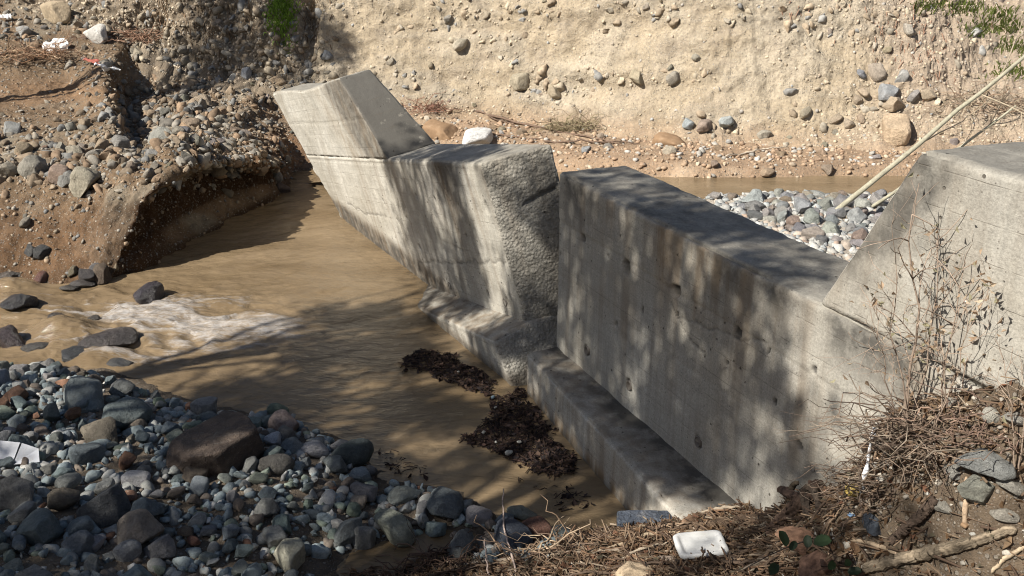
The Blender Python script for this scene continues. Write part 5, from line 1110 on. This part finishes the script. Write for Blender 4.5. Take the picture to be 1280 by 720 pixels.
# folded carton at the left edge
P = on(22, 580, .06); Vc = np.array([(-.34, -.12, 0), (.02, -.14, .01), (.06, .0, .17), (-.30, .02, .2), (.03, -.135, .012), (.27, -.10, .02), (.22, .02, .10), (.075, .01, .165), (-.30, .03, .2), (.06, .01, .17), (.04, .16, .03), (-.32, .18, .04)])
bmv = new_mesh('carton', Vc, [np.array([[0, 1, 2, 3], [4, 5, 6, 7], [8, 9, 10, 11]])], smooth=False); o = obj('folded_carton', bmv, M_CARD); o.location = P; o.modifiers.new('thickness', 'SOLIDIFY').thickness = .006; tag(o, 'crumpled white carton folded among the stones at the left edge', 'carton')
P = on(1240, 523, .02); crumple('plastic_scrap', P + np.array([.15, .1, 0]), .12, .07, .5, M_TEAL, 'small teal plastic scrap on the right bank', 'plastic', .03, 3, .01)
P = on(1064, 650, .03); crumple('plastic_scrap', P, .06, .05, .5, M_BLUEP, 'small blue plastic scrap in the litter below the yellow foam', 'plastic', .02, 4, .008)
P = on(1205, 662, .02); slab('brick_fragment', P, .06, .045, .03, .6, (.2, .1), M_CLAY, 'orange brick fragment on the bare soil of the right bank', 'brick', .008, 6)
for j, (x, y) in enumerate(((1171, 628), (1216, 669), (1097, 663), (1042, 673), (1160, 618))):
    s_ = [.022, .024, .03, .015, .02][j]; stone('pebble', on(x, y), s_, (.72, .70, .64), (0, 0, 1), shape=j * 3, sc=(1, .9, 1), tilt=.2); o = bpy.context.scene.collection.objects[-1]
    tag(o, ['white pebble beside the bare soil under the shrub', 'round white pebble below the orange brick fragment', 'white pebble in the litter left of the dark log', 'tiny white pebble among the rotten wood', 'whitish pebble at the edge of the shrub litter'][j], 'pebble')

# floating drift on the pool
def drift(poly, n, seed, lab, cols, thick=.008):
    r = np.random.default_rng(seed); pl = np.array(poly); X = r.uniform(pl[:, 0].min() - 6, pl[:, 0].max() + 6, n * 4); Y = r.uniform(pl[:, 1].min() - 4, pl[:, 1].max() + 4, n * 4)
    jx = X + 16 * fbm(np.stack([X, Y, 0 * X], 1), .06, 4, seed, .65); jy = Y + 13 * fbm(np.stack([X, Y, 0 * X], 1), .06, 4, seed + 2, .65); k = inpoly(jx, jy, poly); X, Y = X[k][:n], Y[k][:n]
    P = np.array([at(a, b, .012) for a, b in zip(X, Y)]); m = len(P); D = r.normal(size=(m, 3)) * np.array([1, 1, .18]); D /= np.linalg.norm(D, axis=1)[:, None]; P[:, 2] += r.uniform(0, thick, m)
    acc = Acc(); ln = np.exp(r.uniform(math.log(.012), math.log(.13), m)); h = m * 2 // 3; stick_batch(acc, P[:h], D[:h], ln[:h], 0.0025 + ln[:h] * .03, palette(h, cols, [1] * len(cols), r, .4), r)
    leaf_batch(acc, P[h:], ln[h:] * .9, palette(m - h, cols, [1] * len(cols), r, .4), r, up=1.5, asp=.6); o = obj('floating_debris', acc.mesh('floating_debris'), M_LITTER); tag(o, lab, 'debris', kind='stuff')
DC = [(.022, .015, .014), (.028, .018, .016), (.045, .026, .02), (.018, .014, .014), (.07, .045, .032)]
drift([(505, 450), (525, 441), (560, 443), (600, 460), (625, 480), (618, 492), (590, 488), (570, 480), (530, 468), (508, 462)], 2600, 701, 'dark floating twigs gathered against the far section footing', DC)
drift([(575, 552), (605, 535), (620, 500), (650, 490), (665, 510), (690, 545), (715, 572), (712, 590), (690, 600), (665, 585), (625, 565), (590, 558)], 4200, 702, 'dark floating twigs gathered against the near section footing', DC)
drift([(640, 600), (730, 612), (745, 630), (700, 640), (690, 615)], 90, 703, 'few dark leaves afloat in the corner beside the near footing', DC, .004)
drift([(470, 560), (540, 580), (530, 600), (480, 590)], 60, 704, 'few dark leaves afloat off the tip of the gravel bar', DC, .004)
for j, (x, y, s_) in enumerate(((636, 567, .045), (605, 541, .03), (649, 553, .03), (619, 510, .025), (573, 465, .02), (620, 553, .018), (616, 497, .03))):
    o = stone('foam_bit', at(x, y, .035), s_, (.75, .73, .66), (0, 0, 1), shape=j * 2, sc=(1, .9, .9), tilt=.2); o.color = (.3, .42, .5, 1) if j == 6 else (.75, .73, .66, 1)
    tag(o, ['round white foam lump at the outer edge of the near floating debris', 'white flake on the outer arm of the near floating debris', 'white flake in the middle of the near floating debris', 'white flake at the far end of the near floating debris', 'white speck on the far floating debris', 'tiny pale flake between the two bigger flakes', 'bluish bottle scrap between the two footings'][j], 'foam')

# shrub and dry tangle in front of the wing
def grow(acc, p, d, ln, rad, depth, r, leaves, tips, col):
    n = 5; pts = [p]; dd = d.copy()
    for i_ in range(n):
        dd = dd + r.normal(size=3) * .13; dd /= np.linalg.norm(dd); pts.append(pts[-1] + dd * ln / n)
    pts = np.array(pts); add_tube(acc, pts, np.linspace(rad, rad * .55, n + 1), 5, col * r.uniform(.8, 1.2))
    if depth == 0: tips.append(pts[-1]); return
    for i_ in range(r.integers(2, 5)):
        k = r.integers(2, n + 1); nd = dd + r.normal(size=3) * .55; nd /= np.linalg.norm(nd); grow(acc, pts[k], nd, ln * r.uniform(.45, .7), rad * .55, depth - 1, r, leaves, tips, col)
def shrub(x, y, stems, seed, lab, col, leafcol, nleaf, name='bare_shrub', group=None):
    r = np.random.default_rng(seed); b = on(x, y, -.02); e = empty(name, b); tag(e, lab, 'shrub', group); tips = []
    for (tx, ty, dy, rad) in stems:
        d_ = np.linalg.norm(b - _C); T_ = aty(tx, ty, b[1] + dy) - b; acc = Acc(); L_ = np.linalg.norm(T_)
        pts = bend((0, 0, 0), T_, 9, .05 * L_, seed + int(tx)); add_tube(acc, pts, np.linspace(rad, rad * .3, 9), 6, col)
        st = obj('stem', acc.mesh('stem'), M_BARK, e); tw = Acc()
        for k in range(3, 9):
            for q in range(r.integers(1, 3)):
                nd = T_ / L_ + r.normal(size=3) * .6; nd /= np.linalg.norm(nd); grow(tw, pts[k], nd, L_ * r.uniform(.12, .28), rad * .4, 1, r, None, tips, np.array(col) * 1.1)
        o = obj('twigs', tw.mesh('twigs'), M_BARK, st)
    if nleaf:
        tips = np.array(tips); i_ = r.integers(len(tips), size=nleaf); L = Acc(); leaf_batch(L, tips[i_] + r.normal(size=(nleaf, 3)) * .025, r.uniform(.03, .065, nleaf), palette(nleaf, leafcol, [1] * len(leafcol), r, .25), r, up=0, asp=.45, fold=.6); obj('dead_leaves', L.mesh('dead_leaves', False), M_DEADLEAF, e)
    return e
TW = np.array((.26, .20, .155)); DL = [(.40, .30, .21), (.46, .37, .27), (.34, .24, .16), (.34, .31, .20)]
shrub(1133, 545, [(1140, 268, .0, .012), (1172, 300, .15, .008), (1120, 330, -.1, .007), (1098, 400, -.1, .006), (1150, 380, -.2, .008)], 801, 'tall bare shrub with few withered leaves in front of the right wing', TW, DL, 70)
shrub(1165, 555, [(1205, 335, .1, .008), (1228, 350, .2, .006), (1218, 400, -.1, .006), (1190, 420, -.2, .006)], 802, 'lower shrub with curled dead leaves right of the tall bare shrub', TW * 1.1, DL, 130)
shrub(1275, 600, [(1255, 450, .1, .006), (1290, 440, .1, .006)], 803, 'thin bare twigs rising at the right edge below the orange root', TW, DL, 8)
def tangle(x, y, n, rx, ry, rz, seed, lab, col, name='dry_tangle', ln=(.25, .8), rad=.0035):
    r = np.random.default_rng(seed); b = on(x, y, 0, None); acc = Acc()
    for i_ in range(n):
        p = r.normal(size=3) * np.array([rx, ry, rz]) * .6; p[2] = abs(p[2]); a = r.uniform(0, 6.28); l = r.uniform(*ln); d = np.array([math.cos(a), .6 * math.sin(a), r.normal() * .35]); q = p + d * l; q[2] = max(q[2], -.1)
        add_tube(acc, bend(p, q, 7, l * .22, seed * 1000 + i_), np.linspace(rad, rad * .4, 7) * r.uniform(.6, 1.8), 4, np.array(col[i_ % len(col)]) * r.uniform(.7, 1.3))
    o = obj(name, acc.mesh(name), M_BARK); o.location = b; tag(o, lab, 'brushwood'); return o
TC = [(.15, .108, .08), (.20, .15, .112), (.10, .072, .055), (.27, .22, .17)]
tangle(1150, 560, 210, .30, .28, .20, 811, 'dense brown tangle of dry stems at the foot of the tall shrub', TC)
tangle(1150, 505, 90, .22, .20, .22, 812, 'loose dry tangle of twigs around the tall shrub stems', TC, ln=(.2, .6))
tangle(1090, 610, 110, .22, .2, .06, 813, 'matted dry roots and stems beside the yellow foam block', TC, ln=(.15, .5))
tangle(1235, 545, 70, .25, .2, .08, 814, 'matted reddish stems above the broad grey boulder', [(.20, .135, .10), (.17, .115, .09)], ln=(.15, .5))
tangle(560, 712, 90, .35, .15, .05, 815, 'dark wet brushwood caught at the near end of the puddle', [(.07, .045, .035), (.11, .07, .05)], ln=(.2, .6), rad=.006)
tangle(720, 690, 110, .35, .12, .05, 816, 'splintered brown brushwood left of the dark slate slab', [(.26, .18, .12), (.34, .26, .18), (.16, .11, .08)], ln=(.15, .5), rad=.006)
# bramble shoot in the lower right foreground
def bramble():
    p0 = on(1060, 712, .02); e = empty('bramble_shoot', p0); tag(e, 'dark green bramble shoot with round leaves at the bottom right', 'plant'); D0 = p0[1]
    tip = [aty(a, b, D0 - .15) - p0 for a, b in ((1050, 712), (1030, 672), (1000, 678), (962, 694), (930, 712))]; P = path(tip, 20, .006, 9); acc = Acc(); add_tube(acc, P, np.linspace(.006, .003, len(P)), 6, (.07, .05, .04)); obj('stem', acc.mesh('stem'), M_BARK, e)
    for k, (a, b, s_, rz) in enumerate(((1030, 676, .062, .3), (978, 671, .056, 1.2), (1010, 675, .042, 2), (992, 681, .036, .8), (1040, 706, .042, .1), (1070, 714, .045, .5), (968, 710, .05, .9), (1060, 703, .035, .2))):
        c_ = aty(a, b, D0 - .17) - p0; t = np.linspace(0, 2 * math.pi, 13)[:-1]; nn_ = np.array([.45 * math.sin(k * 2.1), -.5, .75 + .3 * math.cos(k)]); nn_ /= np.linalg.norm(nn_); A = np.cross(nn_, (0, 0, 1)); A /= np.linalg.norm(A); B = np.cross(nn_, A); ca, sa = math.cos(rz), math.sin(rz); A, B = A * ca + B * sa, B * ca - A * sa
        rr = s_ * (1 + .22 * np.cos(t) + .06 * np.cos(5 * t + k)); V = c_ + np.outer(rr * np.cos(t), A) + np.outer(rr * .66 * np.sin(t), B) + np.outer(.25 * s_ * np.abs(np.sin(t)), nn_); V = np.vstack([V, c_]); F = np.array([(j, (j + 1) % 12, 12) for j in range(12)])
        obj('leaf', new_mesh('leaf', V, [F], np.tile((.022, .042, .018), (13, 1))), M_LEAF, e)
bramble()

# ================================================================== ABOVE THE DAM: leaning saplings, brushwood, grass, rubbish on the terrace
def sapling(p0, p1, rad, lab, twigs, seed):
    b = on(*p0, -.05, None); e = empty('leaning_sapling', b); tag(e, lab, 'tree', 'saplings leaning over the upper gravel'); T_ = aty(*p1) - b; acc = Acc(); pts = bend((0, 0, 0), T_, 12, .035, seed); add_tube(acc, pts, np.linspace(rad, rad * .55, 12), 9, (.33, .31, .235)); obj('trunk', acc.mesh('trunk'), M_BARK, e)
    r = np.random.default_rng(seed)
    for k, ang, ln in twigs:
        d = T_ / np.linalg.norm(T_) * .6 + np.array([ang[0], ang[1], ang[2]]); d /= np.linalg.norm(d); a = Acc(); tips = []; grow(a, pts[k], d, ln, rad * .28, 2, r, None, tips, np.array((.36, .30, .22))); obj('branch', a.mesh('branch'), M_BARK, e)
sapling((1034, 270), (1300, 54, 14.9), .046, 'thicker pale sapling leaning right above the gravel, upper of two', [(5, (.4, 0, -.1), .9), (8, (.5, -.3, -.5), 1.1), (9, (.2, .2, .6), .8)], 821)
sapling((1082, 260), (1270, 132, 15.2), .030, 'thinner forked sapling leaning right, lower of the two', [(3, (.6, 0, -.4), .7), (5, (.6, .2, .1), .9), (7, (.5, -.2, -.5), .8), (9, (.2, 0, .7), .7), (9, (.8, 0, .2), .6)], 822)
for j, (pts, rad, lab) in enumerate(((((540, 131), (600, 142), (660, 158), (730, 172), (775, 183)), .028, 'long thin dark branch lying along the foot of the far bank'), (((610, 147), (640, 158), (655, 168)), .018, 'short branch forking below the long dark branch'),
                                     (((680, 178), (740, 180), (800, 181)), .022, 'brown branch on the bench just above the broken crest'), (((585, 168), (640, 173), (690, 176)), .02, 'thin branch beside the flat white boulder'), (((905, 198), (950, 190), (985, 187)), .02, 'pale stick on the reddish bench above the upper stream'))):
    wood('branch', [on(a, b, .04, None) for a, b in pts], [rad, rad, rad * .5], (.16, .11, .08) if j < 4 else (.45, .38, .3), lab, 'branch', seed=60 + j, amp=.05, n=6)
tangle(715, 162, 220, .50, .2, .18, 831, 'dry olive bush lying at the foot of the far bank', [(.26, .22, .13), (.34, .29, .18), (.20, .15, .10)], 'dry_bush', (.2, .7), .006)
tangle(540, 138, 120, .35, .2, .10, 832, 'reddish dry brush caught behind the wing of the broken section', [(.28, .15, .10), (.22, .12, .09)], 'dry_bush', (.2, .6), .006)
tangle(40, 70, 260, 1.1, .5, .10, 833, 'brown matted roots and stems on the terrace left of the white rag', [(.30, .18, .11), (.24, .15, .10), (.38, .27, .18)], 'dry_brush', (.3, 1.0), .008)
tangle(165, 48, 200, .8, .4, .15, 834, 'reddish dry brush right of the white terrace boulder', [(.30, .18, .12), (.22, .14, .10)], 'dry_brush', (.3, .9), .008)
tangle(1240, 135, 130, .9, .4, .2, 835, 'thin bare twigs on the far slope behind the leaning saplings', [(.34, .28, .2), (.28, .2, .14)], 'dry_brush', (.4, 1.3), .007)
for x, y, w, asp, col, lab in ((125, 46, 36, .75, (.66, .63, .58), 'large whitish boulder on the upper terrace right of the white rag'), (72, 18, 32, .75, (.48, .38, .26), 'tan boulder on the debris slope in the upper left'), (30, 40, 18, .7, (.42, .41, .39), 'grey stone on the debris slope left of the tan boulder')):
    P, nn, dist, k = drop(x, y + w * asp * .25); o = stone('boulder', P, w * .5 * mpp(dist) * 1.1, col, (0, 0, 1), spin=.2, sc=(1, .9, asp * 1.5), tilt=.15, sink=.2); tag(o, lab, 'boulder')
h = drop(71, 62); crumple('white_rag', h[0] + np.array([0, 0, .05]), .62, .42, .1, M_CLOTH, 'crumpled white rag lying on the terrace among brown roots', 'rag', .12, 7, .02, h[1])
h = drop(118, 82); crumple('cloth_strip', h[0] + np.array([0, 0, .05]), .70, .16, -.5, M_REDC, 'faded red cloth strip trailing over the terrace lip', 'cloth', .10, 8, .02, h[1])
h = drop(134, 92); crumple('cloth_strip', h[0] + np.array([0, 0, .07]), .62, .22, -1.0, M_CLOTH, 'torn white cloth hanging below the faded red strip', 'cloth', .12, 9, .02, h[1])
h = drop(8, 26); crumple('plastic_scrap', h[0] + np.array([0, 0, .05]), .3, .2, .3, M_CLOTH, 'white plastic scrap at the upper left corner', 'plastic', .1, 10, .02, h[1])
for x, y, w, asp, lab, sd_ in ((552, 166, 46, .45, 'orange clay lump on the bench left of the flat white boulder', 611), (838, 180, 44, .45, 'orange-brown clay lump beside the pale tan boulder on the bench', 612)):
    h = drop(x, y); s_ = w * .5 * mpp(h[2]); V, F = block_shape(sd_); V = V + .08 * fbm(V, 3.5, 4, sd_)[:, None] * V; o = obj('clay_lump', new_mesh('clay_lump', V * s_ * np.array([1, 1, .7]), [F]), M_CLAY); o.location = h[0] + np.array([0, 0, .02]); o.rotation_euler = (.1, .15, -.4); tag(o, lab, 'clay')
def roots(n, dens, seed, lab, col, ln):
    r = np.random.default_rng(seed); P, Nn, qx, qy = surf_sample(FAR_G, FAR_N, n, dens, r); acc = Acc()
    for i_, (p, nn) in enumerate(zip(P, Nn)):
        l = r.uniform(*ln); q = p + np.array([r.normal() * .25, -.05, -1]) * l + nn * .06; add_tube(acc, bend(p, q, 6, .12 * l, seed * 1000 + i_) + nn * .03, np.linspace(.012, .004, 6), 4, np.array(col) * r.uniform(.6, 1.3))
    o = obj('exposed_roots', acc.mesh('exposed_roots'), M_BARK); tag(o, lab, 'roots', kind='stuff')
roots(160, lambda x, y, P: blob(x, y, 260, 15, 90, 35) + .6 * blob(x, y, 380, 30, 25, 50), 841, 'thin roots hanging from the upper left of the far bank', (.16, .11, .07), (.2, .8))
roots(130, lambda x, y, P: blob(x, y, 1140, 50, 50, 50) + .5 * blob(x, y, 1000, 10, 40, 25), 842, 'reddish fine roots hanging in the right part of the far bank', (.26, .16, .11), (.2, .8))
def tuft(x, y, n, sx, sy, ln, seed, lab, col=(.13, .22, .04), hang=0.0):
    r = np.random.default_rng(seed); acc = Acc(); h0 = drop(x, y)
    if h0 is None: return
    for i_ in range(n):
        h = drop(x + r.normal() * sx, y + r.normal() * sy)
        if h is None: continue
        p = h[0] - h0[0]; d = h[1] * .6 + np.array([r.normal() * .4, r.normal() * .3, .8 - hang]); d /= np.linalg.norm(d); l = r.uniform(*ln); s_ = np.cross(d, (0, 1, 0.2)); s_ = s_ / np.linalg.norm(s_) * .012
        m1 = p + d * l * .6; e_ = p + d * l + np.array([r.normal() * .05, -.03, -.25 - hang * .5]) * l; acc.add([p - s_, p + s_, m1 + s_ * .8, m1 - s_ * .8, e_], [(0, 1, 2), (0, 2, 3), (3, 2, 4)], np.array(col) * r.uniform(.6, 1.5))
    o = obj('grass_tuft', acc.mesh('grass_tuft', False), M_LEAF); o.location = h0[0]; tag(o, lab, 'grass', kind='stuff')
tuft(352, 18, 420, 9, 14, (.15, .4), 851, 'bright green grass tuft hanging on the far bank above the broken wing', (.20, .32, .05), .35)
tuft(357, 50, 60, 6, 10, (.08, .22), 852, 'thin grass straggling below the bright green tuft', (.16, .24, .06), .3)
for j, (x, y) in enumerate(((1160, 8), (1205, 12), (1250, 20), (1225, 38), (1268, 60), (1265, 90), (1262, 36))):
    tuft(x, y, 130, 12, 5, (.06, .2), 860 + j, ['low green grass at the top edge nearest the far bank crest', 'low green grass patch second from the crest along the top edge', 'grass patch at the top right below the top edge', 'small grass patch in the middle of the upper right slope', 'grass patch at the right edge above the sapling tip', 'grass patch at the right edge beside the sapling tip', 'grass patch close to the upper right corner'][j], (.16, .20, .05))
